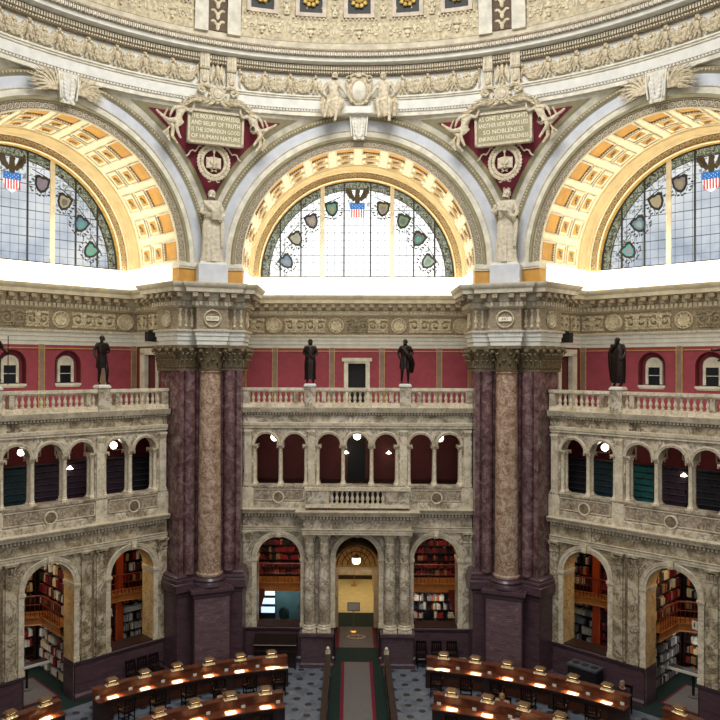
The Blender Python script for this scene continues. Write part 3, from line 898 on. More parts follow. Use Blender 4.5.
    mb.revarc([(4.70,-.01),(4.70,-.07),(4.6,-.07),(4.6,-.01)], 0, 0, 0, pi, 48)
    mb.revarc([(4.27,-.0),(4.27,-.03),(4.24,-.03),(4.24,-.0)], 0, 0, 0, pi, 48)
    mb.box(-4.7, 4.7, -.05, 0, 0, .06)
    mb.build('leaded_mullion', 'lead', wn)
    mb = MB()
    for x in (-1.68, 1.68): mb.box(x-.1, x+.1, -.09, .02, 0, sqrt(4.68**2-x*x))
    mb.build('stone_mullion', 'cream2', wn)
    # heraldic glass
    def flat(mb, pts, y): mb.prism(pts, y-.01, y)
    def shield(cx, cz, w, h): return [(cx-w,cz+h*.8),(cx-w*.5,cz+h),(cx,cz+h*.85),(cx+w*.5,cz+h),(cx+w,cz+h*.8),(cx+w*.9,cz-h*.2),(cx+w*.5,cz-h*.75),(cx,cz-h),(cx-w*.5,cz-h*.75),(cx-w*.9,cz-h*.2)]
    mb = MB(); cx, cz = 0, 3.95
    for s in (-1, 1):
        flat(mb, [(s*.06,3.78),(s*.2,3.98),(s*.30,4.28),(s*.52,4.34),(s*.58,4.12),(s*.46,3.96),(s*.42,3.84),(s*.3,3.78),(s*.2,3.66)][::s], -.03)
        for k in range(5): mb.tube([(s*.18,-.05,3.8+.04*k),(s*(.34+.05*k),-.05,3.86+.1*k)], .015, 4)
    flat(mb, [(-.12,3.98),(-.1,4.2),(-.02,4.3),(.08,4.26),(.14,4.18),(.1,4.05),(.14,3.8),(.1,3.55),(-.1,3.55),(-.14,3.8)], -.035)
    mb.build('eagle_glass', emis('glass_eagle_brown_'+bname, (58,48,32), .35), wn, smooth=False)
    mb = MB(); flat(mb, shield(0, 3.2, .36, .42), -.03); mb.build('shield_glass', emis('glass_white_'+bname, (235,232,226), .8), wn, smooth=False)
    mb = MB()
    for k in range(6):
        x = -.30+.115*k; flat(mb, [(x,3.3),(x+.058,3.3),(x+.058,2.9+.0),(x,2.9)], -.045)
    mb.build('red_stripe_glass', emis('glass_red_'+bname, (170,20,44), .6), wn, smooth=False)
    mb = MB(); flat(mb, [(-.36,3.3),(-.36,3.55),(-.18,3.62),(0,3.56),(.18,3.62),(.36,3.55),(.36,3.3)], -.05)
    mb.build('blue_chief_glass', emis('glass_blue_'+bname, (30,96,170), .6), wn, smooth=False)
    mb = MB()
    for q in range(3):
        for k in range(4-q % 2): mb.ell((-.24+.16*k+.08*(q % 2), -.055, 3.36+.07*q), (.02,.008,.02), 5, 4)
    mb.build('star_glass', emis('glass_star_'+bname, (240,240,230), 1), wn, smooth=False)
    gm = [emis('glass_c%d_%s' % (i, bname), c, .5) for i, c in enumerate(((110,122,124),(66,116,118),(120,118,84),(104,98,116),(84,112,92),(128,122,108),(80,86,84),(72,100,122)))]
    dk = emis('glass_dark_'+bname, (24,28,22), .3)
    for i, (x, z) in enumerate(((1.23,3.3),(2.2,2.7),(2.95,1.85),(3.4,.75))):
        for s in (-1, 1):
            b0 = MB(); flat(b0, shield(0, 0, .33, .38), -.03)
            b1 = MB(); flat(b1, shield(0, 0, .23, .26), -.045)
            b2 = MB(); flat(b2, [(-.1,.12),(.1,.14),(.14,-.04),(0,-.2),(-.13,-.02)], -.06)
            for k, (bb, mt, nm) in enumerate(((b0, dk, 'shield_rim'), (b1, gm[(i*2+(s > 0)+idx) % 8], 'shield_field'), (b2, gm[(i*3+2+(s > 0)) % 8], 'shield_emblem'))):
                o = bb.build(nm, mt, wn, smooth=False); o.location = (s*x, 0, z); o.rotation_euler = (0, -s*radians(8+11*i)*-1, 0)
            b3 = MB(); b3.tube([(-.5,-.04,.28),(.5,-.04,.5)], .02, 5)
            for k in range(16): b3.ell((.44*cos(k*.39)+.04*cos(k*2.2), -.03, -.06+.42*sin(k*.39)), (.07,.01,.035), 5, 4)
            for k in range(5): b3.tube([(-.5+.22*k,-.03,-.5+.05*k),(-.4+.2*k,-.03,-.34),(-.46+.24*k,-.03,-.2)], .014, 4)
            o = b3.build('leaf_spray_glass', dk, wn); o.location = (s*x, 0, z); o.rotation_euler = (0, s*radians(10+12*i), 0); o.scale = (-s,1,1)
    # parapet under the window
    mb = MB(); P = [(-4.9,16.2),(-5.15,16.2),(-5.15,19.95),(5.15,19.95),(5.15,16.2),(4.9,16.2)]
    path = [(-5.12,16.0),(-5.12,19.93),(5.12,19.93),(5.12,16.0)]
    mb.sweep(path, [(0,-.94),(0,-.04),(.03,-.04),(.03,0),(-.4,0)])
    mb.build('window_parapet', 'ledge', wroot)  # glow comes from the parapet's own emissive colour
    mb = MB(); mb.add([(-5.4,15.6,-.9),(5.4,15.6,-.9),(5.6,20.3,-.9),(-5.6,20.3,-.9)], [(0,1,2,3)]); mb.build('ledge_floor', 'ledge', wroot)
    mb = MB(); archwall(mb, -6.0, 6.0, -.95, 6, 20.1, 20.3, [(0,4.68,-.0,0)], 32); mb.build('end_wall', 'soffit', wroot)

for i_, (n_, a_) in enumerate(BAYS):
    entablature(n_, a_); gallery(n_, a_); vault(n_, a_, i_+1)
# ================================================================== PIERS
def PL(u, v): return (u*C22-v*S22, u*S22+v*C22)      # bay plan point -> frame of the pier right of that bay
def pier_path(pts):                                    # bay half path towards the axis -> both sides
    a = [PL(*p) for p in pts]
    return a+[(-x, y) for x, y in a[::-1] if abs(x) > 1e-6]
def arc_pts(cu, cv, r, a0, a1, n): return [(cu+r*cos(a0+(a1-a0)*k/n), cv+r*sin(a0+(a1-a0)*k/n)) for k in range(n+1)]
back = [(5.6,16.75),(4.87,16.75)]
shaft_half = [(5.6,16.75)]+[(4.98,16.75),(4.98,15.62),(4.88,15.62),(4.88,15.1),(5.06,15.1),(5.06,15.26),(5.1,15.26)]+arc_pts(5.38,15.2,.25,pi*.95,2.05*pi,9)+[(5.66,15.26),(5.7,15.26),(5.7,15.12),(5.88,15.12),(5.88,15.24),(6.1,15.24)]
flat_half = back+[(4.79,16.75),(4.79,15.1),(5.6,15.1),(5.72,15.2)]
RC = 16.0
def make_pier():
    root = struct(empty('pier', (0,0,0), -pi/8), 'clustered red brown marble pier with a tall tan corner column', 'pier')
    # shafts
    path = pier_path(shaft_half+[(6.296,15.2)])
    MB().sweep(path, [(0,4.2),(0,12.56)]).build('marble_shafts', 'pier', root)
    # moulded base of the shafts
    MB().sweep(pier_path(flat_half+[(6.27,15.2)]), [(.0,3.66),(.14,3.66),(.14,3.84),(.1,3.88),(.12,3.95),(.1,4.02),(.04,4.05),(.06,4.12),(.0,4.2),(-.1,4.22)]).build('shaft_base', 'purple', root)
    # dado with the pedestal block of the corner column
    ped = [(4.79,16.75),(4.79,15.1)]+blk(.74, 15.42, 15.1)
    MB().sweep(pier_path(back[:1]+ped), [(.0,.3),(.0,3.3)]).build('dado', 'purple', root)
    MB().sweep(pier_path(back[:1]+ped), [(.12,0),(.12,.22),(.05,.28),(.0,.34)]).build('plinth', 'purple', root)
    MB().sweep(pier_path(back[:1]+ped), [(.0,3.3),(.03,3.34),(.03,3.42),(.1,3.5),(.14,3.54),(.14,3.66),(-.9,3.7)]).build('dado_cap', 'purple', root)
    mb = MB(); mb.box(-.72, .72, 15.45, 17, 3.6, 3.72); mb.build('column_block', 'purple', root)
    mb = MB(); mb.box(-.70, .70, 15.395, 15.5, .34, 3.28); mb.build('pedestal_face', 'purple2', root)
    # corner column
    mb = MB(); mb.lathe([(.66,3.72),(.66,3.84),(.62,3.9),(.66,3.98),(.6,4.06),(.52,4.08),(.5,4.14)], 28, (0, RC)); mb.build('column_base', 'purple', root)
    mb = MB(); mb.lathe([(.54,4.12),(.55,4.2),(.485,4.26),(.485,6),(.475,8),(.455,10),(.43,12.3),(.43,12.42),(.47,12.46),(.47,12.56)], 28, (0, RC)); mb.build('column_shaft', 'shaft', root)
    mb = MB(); big_capital(mb, 0, RC, 12.54, 13.58, .46); mb.build('column_capital', 'capital', root)
    # pilaster capitals: leafy band over the other shafts
    mb = MB()
    pth = pier_path(back+[(4.87,15.2),(6.0,15.2)])
    pa = [PL(*p) for p in back+[(4.87,15.2),(5.9,15.2)]]
    for path in (pa, [(-x, y) for x, y in pa[::-1]]):
        mb.sweep(path, [(.0,12.5),(.05,12.52),(.05,12.6),(.02,12.62),(.03,13.1),(.16,13.4),(.2,13.42),(.2,13.56),(0,13.58)])
        def leaf(x, y, a):
            mb.X = frame(x, y, 0, a)
            mb.grid([[(-.08,0,12.62),(0,.05,12.62),(.08,0,12.62)],[(-.1,-.03,12.85),(0,-.06,12.85),(.1,-.03,12.85)],[(-.07,-.09,13.0),(0,-.13,13.0),(.07,-.09,13.0)],[(-.03,-.16,12.96),(0,-.18,12.95),(.03,-.16,12.96)]])
            mb.grid([[(-.07,-.02,12.85),(0,.03,12.85),(.07,-.02,12.85)],[(-.09,-.08,13.1),(0,-.12,13.1),(.09,-.08,13.1)],[(-.05,-.16,13.25),(0,-.2,13.25),(.05,-.16,13.25)],[(-.02,-.22,13.2),(0,-.24,13.18),(.02,-.22,13.2)]])
            mb.X = None
        along(path, .06, .22, leaf, .02)
        def vol(x, y, a):
            mb.X = frame(x, y, 0, a)
            for s in (-1, 1):
                pts = [(s*(.05+.2*t/8)+.05*cos(t*.9)*s, -.08-.02*t/8, 13.12+.26*(t/8)+.05*sin(t*.9)) for t in range(9)]
                mb.tube(pts, .03, 5); mb.ell((s*.24, -.13, 13.36), (.08,.06,.08), 7, 5)
            mb.ell((0,-.16,13.48), (.09,.05,.07), 6, 4)
            mb.X = None
        along(path, .12, .62, vol, .02)
        def lip(x, y, a):
            mb.X = frame(x, y, 0, a); mb.box(-.03, .03, -.03, .02, 12.66, 13.0); mb.X = None
        along(path, .06, .11, lip, .02)
    mb.build('pilaster_capitals', 'capital', root)
    return root
pr = make_pier(); pr.rotation_euler = (0,0,-pi/8)
for a in (pi/8, 3*pi/8, -3*pi/8): dup(pr, a)
tags = ['right of the middle bay', 'left of the middle bay']
pp = [o for o in bpy.data.objects if o.name.startswith('pier') and o.parent is None]

# black loudspeaker boxes on the sides of the piers
for s, w in ((-1, 'left'), (1, 'right')):
    o = tag(empty('wall_speaker', bay(-s*pi/4, -s*4.95, 17.35, 13.75), -s*pi/4), f'small black box fixed under the entablature beside the {w} pier', 'speaker')
    mb = MB(); mb.box(-.3, .3, -.16, .16, 0, .42); mb.build('cabinet', 'black', o)
    mb = MB(); mb.box(-.26, .26, -.18, -.16, .04, .38); mb.build('grille', 'lead', o)
    mb = MB(); mb.box(-.04, .04, -.02, .3, .42, .5) ; mb.build('bracket', 'black', o)

# ================================================================== SPANDRELS
RT = 23.14
def s_of(z): return max(0, min(1, (z-ZC)/(RT-ZC)))**1.6
def Rc(z): return 15.2/C22*(1-s_of(z))+15.22*s_of(z)
def span_pt(z, inset, f=None):
    """point on the right-hand half-spandrel of a bay in the pier frame; inset = distance from the arch edge"""
    r = RO-.04+inset; h = z-ZC
    ua = sqrt(max(0, r*r-h*h)) if h < r else 0
    u0 = sqrt(max(0, (RO-.04)**2-h*h)) if h < RO-.04 else 0
    A = Vector(PL(u0, 15.2)); B = Vector((0, Rc(z)))
    L = (B-A).length
    t = 0 if L < 1e-6 else min(1, (ua-u0)/(T22*15.2-u0+1e-6)) if T22*15.2-u0 > 1e-6 else 1
    if f is not None: t = t+(1-t)*f
    P = A.lerp(B, t)
    return P, t
def spandrel(side_angle, w):
    root = struct(empty('trim_spandrel_'+w, (0,0,0), side_angle), f'triangular spandrel between arches, {w} of the middle arch', 'trim')
    def surf(name, mat, z0, z1, inset, push, nz=26, nf=6):
        rows = []
        for i in range(nz+1):
            z = z0+(z1-z0)*i/nz
            row = []
            for s in (1, -1):
                r = []
                for j in range(nf+1):
                    P, t = span_pt(z, inset, j/nf)
                    x, y = P; y -= push
                    r.append((s*x, y, z))
                row += r if s == 1 else r[::-1][1:]
            rows.append(row)
        MB().grid(rows).build(name, mat, root)
    surf('ground', 'cream', ZC-.02, RT+.1, 0, 0, 40)
    surf('olive_border', 'olive', ZC+.5, 22.96, .26, .02)
    surf('crimson_panel', 'red', ZC+.8, 22.8, .46, .04)
    return root
span = {'left': spandrel(pi/8, 'left'), 'right': spandrel(-pi/8, 'right')}
spandrel(3*pi/8, 'far_left'); spandrel(-3*pi/8, 'far_right')

# ================================================================== RING AND DOME
DZ = -.18
A0, A1 = -radians(100), radians(100)
ring = struct(empty('trim_4', (0,0,DZ)), 'circular entablature carrying the dome', 'trim')
def rg(name, mat, prof, n=160, parent=None): return MB().ring(prof, A0, A1, n).build(name, mat, parent or ring)
rg('soffit_ledge', 'cream', [(15.6,23.28),(14.98,23.28),(14.98,23.42),(14.93,23.45)])
rg('architrave', 'white', [(14.95,23.44),(14.93,23.46),(14.93,23.52),(14.9,23.54),(14.9,23.9)])
rg('architrave_moulding', 'cream', [(14.9,23.9),(14.84,23.93),(14.84,23.98),(14.78,24.0),(14.78,24.06),(15.02,24.08)])
rg('frieze', 'white', [(15.02,24.08),(15.02,24.98)])
rg('bed_moulding', 'ornd', [(15.02,24.96),(14.86,24.98),(14.84,25.06),(14.78,25.08),(14.78,25.28),(14.66,25.32)])  # dark colour paints the shade in the gaps between the dentils
rg('corona', 'white', [(14.7,25.30),(14.38,25.33),(14.36,25.46),(14.3,25.47)])
rg('crown_moulding', 'ornd', [(14.32,25.46),(14.26,25.5),(14.18,25.62),(14.12,25.66),(14.12,25.72),(14.95,25.78)])  # dark colour paints the shade between the eggs
mb = MB(); N = 520
for k in range(N):
    t = A0+(A1-A0)*(k+.5)/N
    mb.X = Matrix.Rotation(-t, 4, 'Z')
    mb.box(-.03, .03, 14.66, 14.8, 25.1, 25.26); mb.box(-.03, .03, 14.72, 14.86, 24.99, 25.05)
    mb.X = None
mb.build('dentils', 'ornw', ring, smooth=False)
mb = MB(); N = 330
for k in range(N):
    t = A0+(A1-A0)*(k+.5)/N
    mb.X = Matrix.Rotation(-t, 4, 'Z')
    mb.ell((0, 14.2, 25.56), (.05,.05,.08), 6, 4)
    mb.box(-.09, -.06, 14.16, 14.24, 25.47, 25.64)
    mb.X = None
mb.build('egg_and_dart', 'cream', ring)
mb = MB(); N = 420
for k in range(N):
    t = A0+(A1-A0)*(k+.5)/N
    mb.ell((14.92*sin(t), 14.92*cos(t), 23.5), (.03,.03,.03), 4, 3)
mb.build('bead_row', 'ornd', ring)

# festoons and eagles of the ring frieze (parts of it, shared meshes)
def festoon_mesh():
    mb = MB(); w = .52
    for k in range(13):
        t = k/12*2-1; z = .34-.48*(1-t*t); r = .07+.09*(1-t*t)
        for q in range(3):
            mb.ell((t*w+random.uniform(-.02,.02), -.1-.03*q+random.uniform(-.02,.02), z+(q-1)*r*.7), (r*.75,r*.7,r*.72), 6, 4)
    for k in range(6):
        a = k*pi/3; mb.ell((.1*cos(a), -.06, .22+.1*sin(a)), (.07,.04,.07), 6, 4)
    mb.ell((0,-.1,.22), (.06,.05,.06), 6, 4)
    for s in (-1,1): mb.tube([(s*w,-.06,.36),(s*w*.9,-.1,.1),(s*w*1.02,-.08,-.15),(s*w*.86,-.1,-.36)], [.04,.05,.04,.02], 5)
    return mb
def eagle_mesh():
    mb = MB()
    mb.ell((0,-.14,.06), (.11,.11,.22), 8, 6); mb.ell((0,-.18,.33), (.065,.075,.07), 7, 5)
    mb.tube([(0,-.24,.33),(0,-.3,.3)], [.025,.006], 5)
    for s in (-1, 1):
        for k in range(5):
            mb.ell((s*(.15+.035*k), -.09, .12-.07*k), (.05,.035,.2-.015*k), 6, 4, Matrix.Rotation(s*.35*(1-k*.12), 3, 'Y'))
        mb.tube([(s*.06,-.14,-.1),(s*.09,-.14,-.26)], [.055,.04], 6)
        mb.ell((s*.1,-.16,-.3), (.06,.06,.03), 6, 4)
    mb.grid([[(-.05,-.08,-.1),(.05,-.08,-.1)],[(-.12,-.05,-.42),(.12,-.05,-.42)]])
    return mb
fm = festoon_mesh(); em = eagle_mesh(); f1 = e1 = None
def ring_part(first, mbx, name, phi, z=24.5, mat='orn', R=15.0):
    if first is None: first = mbx.build(name, mat, ring); o = first
    else: o = first.copy(); C.objects.link(o)
    o.location = pol(R, phi, z); o.rotation_euler = (0,0,-phi)
    return first
D = radians
fest = []; eag = []
for s in (-1, 1):
    for k in range(3): fest.append(s*D(8.9+4.05*k))
    for k in range(3): eag.append(s*D(6.95+4.05*k+ (0 if k else .0)))
    for k in range(9): fest.append(s*D(27.3+4.2*k))
    for k in range(9): eag.append(s*D(29.4+4.2*k))
for p in fest: f1 = ring_part(f1, fm, 'festoon', p)
for p in eag: e1 = ring_part(e1, em, 'eagle', p, 24.46)
# bracket pairs over the piers
for s, w in ((-1, 'left'), (1, 'right')):
    ph = s*pi/8
    for e in (-1, 1):
        mb = MB()
        mb.box(-.19, .19, -.36, .1, 24.72, 25.3); mb.box(-.17, .17, -.26, .1, 24.1, 24.72)
        for q in (-.1, 0, .1): mb.box(q-.03, q+.03, -.4, -.34, 24.76, 25.26); mb.box(q-.025, q+.025, -.3, -.25, 24.2, 24.66)
        mb.tube([(-.19,-.3,24.74),(.19,-.3,24.74)], .07, 7); mb.ell((0,-.3,24.3), (.12,.08,.16), 7, 5)
        mb.frustum((0,-.08), (.1,.1), (.2,.2), 23.92, 24.1)
        o = mb.build('bracket', 'ornw', ring); o.location = pol(15.0, ph+e*.036); o.rotation_euler = (0,0,-ph)
    mb = MB(); em2 = eagle_mesh(); o = em2.build('eagle', 'orn', ring); o.location = pol(14.95, ph, 24.6); o.rotation_euler = (0,0,-ph); o.scale = (.9,1,1.25)

# dome shell
dome = struct(empty('ceiling', (0,0,DZ)), 'coffered and gilded lower part of the dome', 'ceiling')
def RD(z): return 14.95-max(0,(z-25.8))**2*.035
zs = [25.75+.25*k for k in range(0, 22)]
MB().ring([(RD(z), z) for z in zs], A0, A1, 160).build('dome_shell', 'cream2', dome)
def dpanel(mbx, p0, p1, z0, z1, off, m=6):
    prof = [(RD(z0+(z1-z0)*k/5)-off, z0+(z1-z0)*k/5) for k in range(6)]
    prof = [(RD(z0), z0)]+prof+[(RD(z1), z1)]
    mbx.ring(prof, p0, p1, m)
    for p in (p0, p1):
        mbx.add([(R*sin(p), R*cos(p), z) for R, z in prof], [tuple(range(len(prof)))])
mr, mg, mf, mo, mc, mdk, mro, mbg = MB(), MB(), MB(), MB(), MB(), MB(), MB(), MB()
for sct in range(-2, 3):
    c0 = sct*pi/4
    # relief ground of the sector
    dpanel(mbg, c0-D(18.8), c0+D(18.8), 26.3, 30.9, .02, 16)
    for rib in (1,):
        rc = c0+D(22.5)
        dpanel(mr, rc-D(3.6), rc-D(1.5), 26.25, 30.9, .16); dpanel(mr, rc+D(1.5), rc+D(3.6), 26.25, 30.9, .16)
        dpanel(mg, rc-D(1.5), rc+D(1.5), 26.35, 30.9, .06)
        z = 26.5
        while z < 30.6:
            R = RD(z)-.08
            for e in (-1, 1):
                for q in range(5):
                    a = q*.55; mo.ell(pol(R, rc+e*D(.25+.16*q), z+.1+.12*sin(a)), (.07,.04,.05), 6, 4)
            mo.ell(pol(R, rc, z), (.09,.05,.16), 6, 5); z += .42
    for k in range(-2, 3):
        pc = c0+k*D(7.75)
        for row, zb in enumerate((27.3, 29.35)):
            w = D(2.45); h = 1.5
            zt = zb+h
            e = D(.62)
            for (a, b, q, r) in ((pc-w, pc-w+e, zb, zt),(pc+w-e, pc+w, zb, zt),(pc-w, pc+w, zb, zb+.15),(pc-w, pc+w, zt-.15, zt)):
                dpanel(mc, a, b, q, r, .14, 3)
            dpanel(mdk, pc-w+e, pc+w-e, zb+.15, zt-.15, .03, 3)
            e2 = D(.3)
            for q in range(9):
                mo.ell(pol(RD(zb)-.12, pc-w-e2+(2*w+2*e2)*q/8, zb-.06), (.05,.04,.04), 5, 4)
            zc = zb+h/2; R = RD(zc)-.1
            M = Matrix.Rotation(-pc, 3, 'Z')
            for q in range(10):
                a = q*pi/5
                off = M @ Vector((.3*cos(a), 0, .3*sin(a))); b = pol(R, pc, zc)
                mro.ell((b[0]+off.x, b[1]+off.y, b[2]+off.z), (.1,.1,.1), 6, 4)
            b = pol(R-.02, pc, zc); mro.ell(b, (.2,.14,.2), 8, 6)
            bb = pol(R-.12, pc, zc); mdk.ell(bb, (.1,.06,.1), 7, 5)
        # grotesque figures between and under the coffers
        M = Matrix.Rotation(-pc, 3, 'Z')
        def A(x, y, z, r, mm=mo, z0=26.75, p=pc):
            off = Matrix.Rotation(-p, 3, 'Z') @ Vector((x, y, z)); b = pol(RD(z0), p, z0)
            mm.ell((b[0]+off.x, b[1]+off.y, b[2]+off.z), r, 7, 5)
        A(0,-.08,-.05,(.14,.07,.1)); A(0,-.08,-.2,(.07,.06,.06)); A(0,-.1,.12,(.19,.08,.07)); A(0,-.08,.22,(.09,.06,.09))
        for s in (-1, 1):
            for q in range(6):
                a = q*.75; A(s*(.42+.13*cos(a)), -.06, .0+.15*sin(a), (.055,.045,.055))
            A(s*.42,-.06,0,(.05,.05,.05)); A(s*.26,-.06,.16,(.06,.05,.12)); A(s*.7,-.06,-.1,(.1,.05,.06)); A(s*.72,-.06,.16,(.07,.05,.1))
            A(s*.62,-.06,.3,(.12,.05,.05)); A(s*.85,-.06,.3,(.09,.05,.09)); A(s*.95,-.06,.02,(.05,.05,.16))
        if k < 2:
            pm = pc+D(3.87)
            for zz in (27.6, 28.3, 29.7, 30.4):
                A(0,-.08,0,(.07,.06,.17),mo,zz,pm); A(0,-.1,.24,(.06,.06,.06),mo,zz,pm); A(0,-.07,-.24,(.13,.06,.05),mo,zz,pm)
                for s in (-1,1): A(s*.1,-.08,.1,(.05,.05,.1),mo,zz,pm); A(s*.07,-.08,-.14,(.04,.05,.1),mo,zz,pm)
mbg.build('relief_ground', 'ornd' if 0 else plain('dome_gold_beige', (192,178,144), .6, var=.25, scale=7), dome)
mr.build('white_rib', 'cream', dome); mg.build('gilded_rib_panel', plain('dark_gilt_rib', (84,60,28), .6, .0, var=.35, scale=8), dome)
mo.build('grotesque_relief', plain('pale_gold_relief', (220,208,176), .55, var=.12), dome)
mc.build('coffer_frame', plain('pinkish_coffer_frame', (206,190,170), .6), dome)
mdk.build('dark_coffer_ground', plain('dark_teal_coffer', (46,50,48), .6), dome)
mro.build('gilded_rosette', plain('yellow_gold', (218,186,104), .45, .2), dome)
# ================================================================== FIGURES
def skin_mesh(J, E, sub=1, root=0):
    """J: list of (pos, radius or (rx, ry)); E: edges"""
    me = bpy.data.meshes.new('tmp_skin'); me.from_pydata([p for p, r in J], E, [])
    o = bpy.data.objects.new('tmp_skin', me); C.objects.link(o)
    sk = o.modifiers.new('s', 'SKIN')
    if not me.skin_vertices: return None
    for i, (p, r) in enumerate(J):
        sv = me.skin_vertices[0].data[i]; rr = r if isinstance(r, tuple) else (r, r)
        sv.radius = rr; sv.use_root = (i == root)
    sk.use_smooth_shade = True
    ss = o.modifiers.new('u', 'SUBSURF'); ss.levels = sub; ss.render_levels = sub
    dg = bpy.context.evaluated_depsgraph_get(); dg.update()
    m2 = bpy.data.meshes.new_from_object(o.evaluated_get(dg))
    vs = [tuple(v.co) for v in m2.vertices]; fs = [tuple(p.vertices) for p in m2.polygons]
    bpy.data.objects.remove(o); bpy.data.meshes.remove(me); bpy.data.meshes.remove(m2)
    return vs, fs

BASE = dict(pel=(0,0,.53), wai=(0,.0,.62), che=(0,.0,.74), nck=(0,.005,.825), hd0=(0,-.005,.875), hd1=(0,-.01,.945),
    shl=(-.105,0,.795), ell=(-.15,.01,.64), wrl=(-.16,-.03,.50), hal=(-.16,-.045,.455),
    shr=(.105,0,.795), elr=(.15,.01,.64), wrr=(.16,-.03,.50), har=(.16,-.045,.455),
    hil=(-.055,0,.50), knl=(-.06,-.015,.28), anl=(-.065,.01,.045), tol=(-.07,-.075,.018),
    hir=(.055,0,.50), knr=(.06,-.015,.28), anr=(.065,.01,.045), tor=(.07,-.075,.018))
RAD = dict(pel=(.085,.06), wai=(.075,.055), che=(.095,.062), nck=.032, hd0=.048, hd1=.05, shl=.042, ell=.03, wrl=.021, hal=.022,
    shr=.042, elr=.03, wrr=.021, har=.022, hil=.062, knl=.04, anl=.024, tol=.022, hir=.062, knr=.04, anr=.024, tor=.022)
EDG = [('pel','wai'),('wai','che'),('che','nck'),('nck','hd0'),('hd0','hd1'),('che','shl'),('shl','ell'),('ell','wrl'),('wrl','hal'),
    ('che','shr'),('shr','elr'),('elr','wrr'),('wrr','har'),('pel','hil'),('hil','knl'),('knl','anl'),('anl','tol'),
    ('pel','hir'),('hir','knr'),('knr','anr'),('anr','tor')]
def body(mb, H, pose, fat=1.0, keep=None, female=False, sub=1):
    J = dict(BASE); J.update(pose)
    names = [k for k in BASE if keep is None or k in keep]
    idx = {k: i for i, k in enumerate(names)}
    jl = []
    for k in names:
        r = RAD[k]; r = (r[0]*fat, r[1]*fat) if isinstance(r, tuple) else (r*fat if k not in ('hd0','hd1','nck') or keep else r)
        r = (r[0]*H, r[1]*H) if isinstance(r, tuple) else r*H
        jl.append((tuple(c*H for c in J[k]), r))
    ed = [(idx[a], idx[b]) for a, b in EDG if a in idx and b in idx]
    got = skin_mesh(jl, ed, sub, idx.get('pel', 0))
    if got: mb.add(*got)
    if keep is None:
        # face: nose, brow, chin, ears; five fingers on each hand
        h0, h1 = Vector(J['hd0'])*H, Vector(J['hd1'])*H
        c = (h0+h1)/2; f = Vector(J.get('face', (0,-1,0))).normalized(); upv = (h1-h0).normalized(); sd = f.cross(upv).normalized()
        mb.ell(tuple(c+f*.052*H-upv*.004*H), (.010*H,.016*H,.014*H), 6, 4)
        mb.ell(tuple(c+f*.042*H-upv*.036*H), (.016*H,.012*H,.012*H), 6, 4)
        mb.ell(tuple(c+f*.048*H-upv*.021*H), (.014*H,.006*H,.004*H), 6, 4)
        for s in (-1, 1):
            mb.ell(tuple(c+f*.044*H+sd*s*.018*H+upv*.006*H), (.009*H,.006*H,.005*H), 5, 4)
            mb.ell(tuple(c+sd*s*.049*H-upv*.004*H), (.006*H,.011*H,.016*H), 5, 4)
        for hw, hh in (('wrl','hal'),('wrr','har')):
            a, b = Vector(J[hw])*H, Vector(J[hh])*H; d = (b-a).normalized()
            n = d.cross(Vector((1,0,0)));
            if n.length < .1: n = d.cross(Vector((0,0,1)))
            n.normalize(); w = n.cross(d).normalized()
            for q, L in enumerate((.026,.032,.030,.024)):
                o = b+n*(q-1.5)*.0095*H; cr = w*.006*H
                mb.tube([o, o+d*L*.5*H, o+d*L*.85*H+cr, o+d*L*H+cr*2.4], [.0055*H,.005*H,.0045*H,.0035*H], 5)
            o = a+d*.012*H-n*.016*H; mb.tube([o, o-n*.014*H+d*.01*H, o-n*.016*H+d*.026*H], [.006*H,.0055*H,.004*H], 5)

def robe(mb, lv, folds=11, amp=.1, n=40, tw=.0, seed=0):
    """lv: list of (z, cx, cy, rx, ry); hanging cloth with folds deepening downwards"""
    rnd = random.Random(seed); ph = [rnd.uniform(0, 6.28) for _ in range(3)]
    zt, zb = lv[0][0], lv[-1][0]; rows = []
    m = 4
    for i in range(len(lv)-1):
        for q in range(m if i < len(lv)-2 else m+1):
            t = q/m; a = [lv[i][k]+(lv[i+1][k]-lv[i][k])*t for k in range(5)]
            g = (zt-a[0])/(zt-zb); row = []
            for k in range(n):
                u = 2*pi*k/n
                fo = 1+amp*(.25+.75*g)*(.6*cos(folds*u+ph[0]+tw*g)+.4*cos((folds*2-3)*u+ph[1])+.25*cos(5*u+ph[2]+2*g))
                row.append((a[1]+a[3]*fo*cos(u), a[2]+a[4]*fo*sin(u), a[0]))
            rows.append(row)
    mb.grid(rows, True)
    mb.add(rows[0], [tuple(range(n))]); mb.add(rows[-1], [tuple(range(n))[::-1]])

def hair(mb, J, H, style='short'):
    J2 = dict(BASE); J2.update(J); c = (Vector(J2['hd0'])+Vector(J2['hd1']))/2*H
    mb.ell((c.x, c.y+.012*H, c.z+.018*H), (.052*H,.052*H,.048*H), 9, 6)
    if style == 'long':
        mb.ell((c.x, c.y+.03*H, c.z-.02*H), (.05*H,.036*H,.06*H), 8, 6)
    if style == 'bun': mb.ell((c.x, c.y+.06*H, c.z+.02*H), (.025*H,.03*H,.025*H), 7, 5)
    if style == 'beard': mb.ell((c.x, c.y-.04*H, c.z-.045*H), (.024*H,.02*H,.035*H), 7, 5)

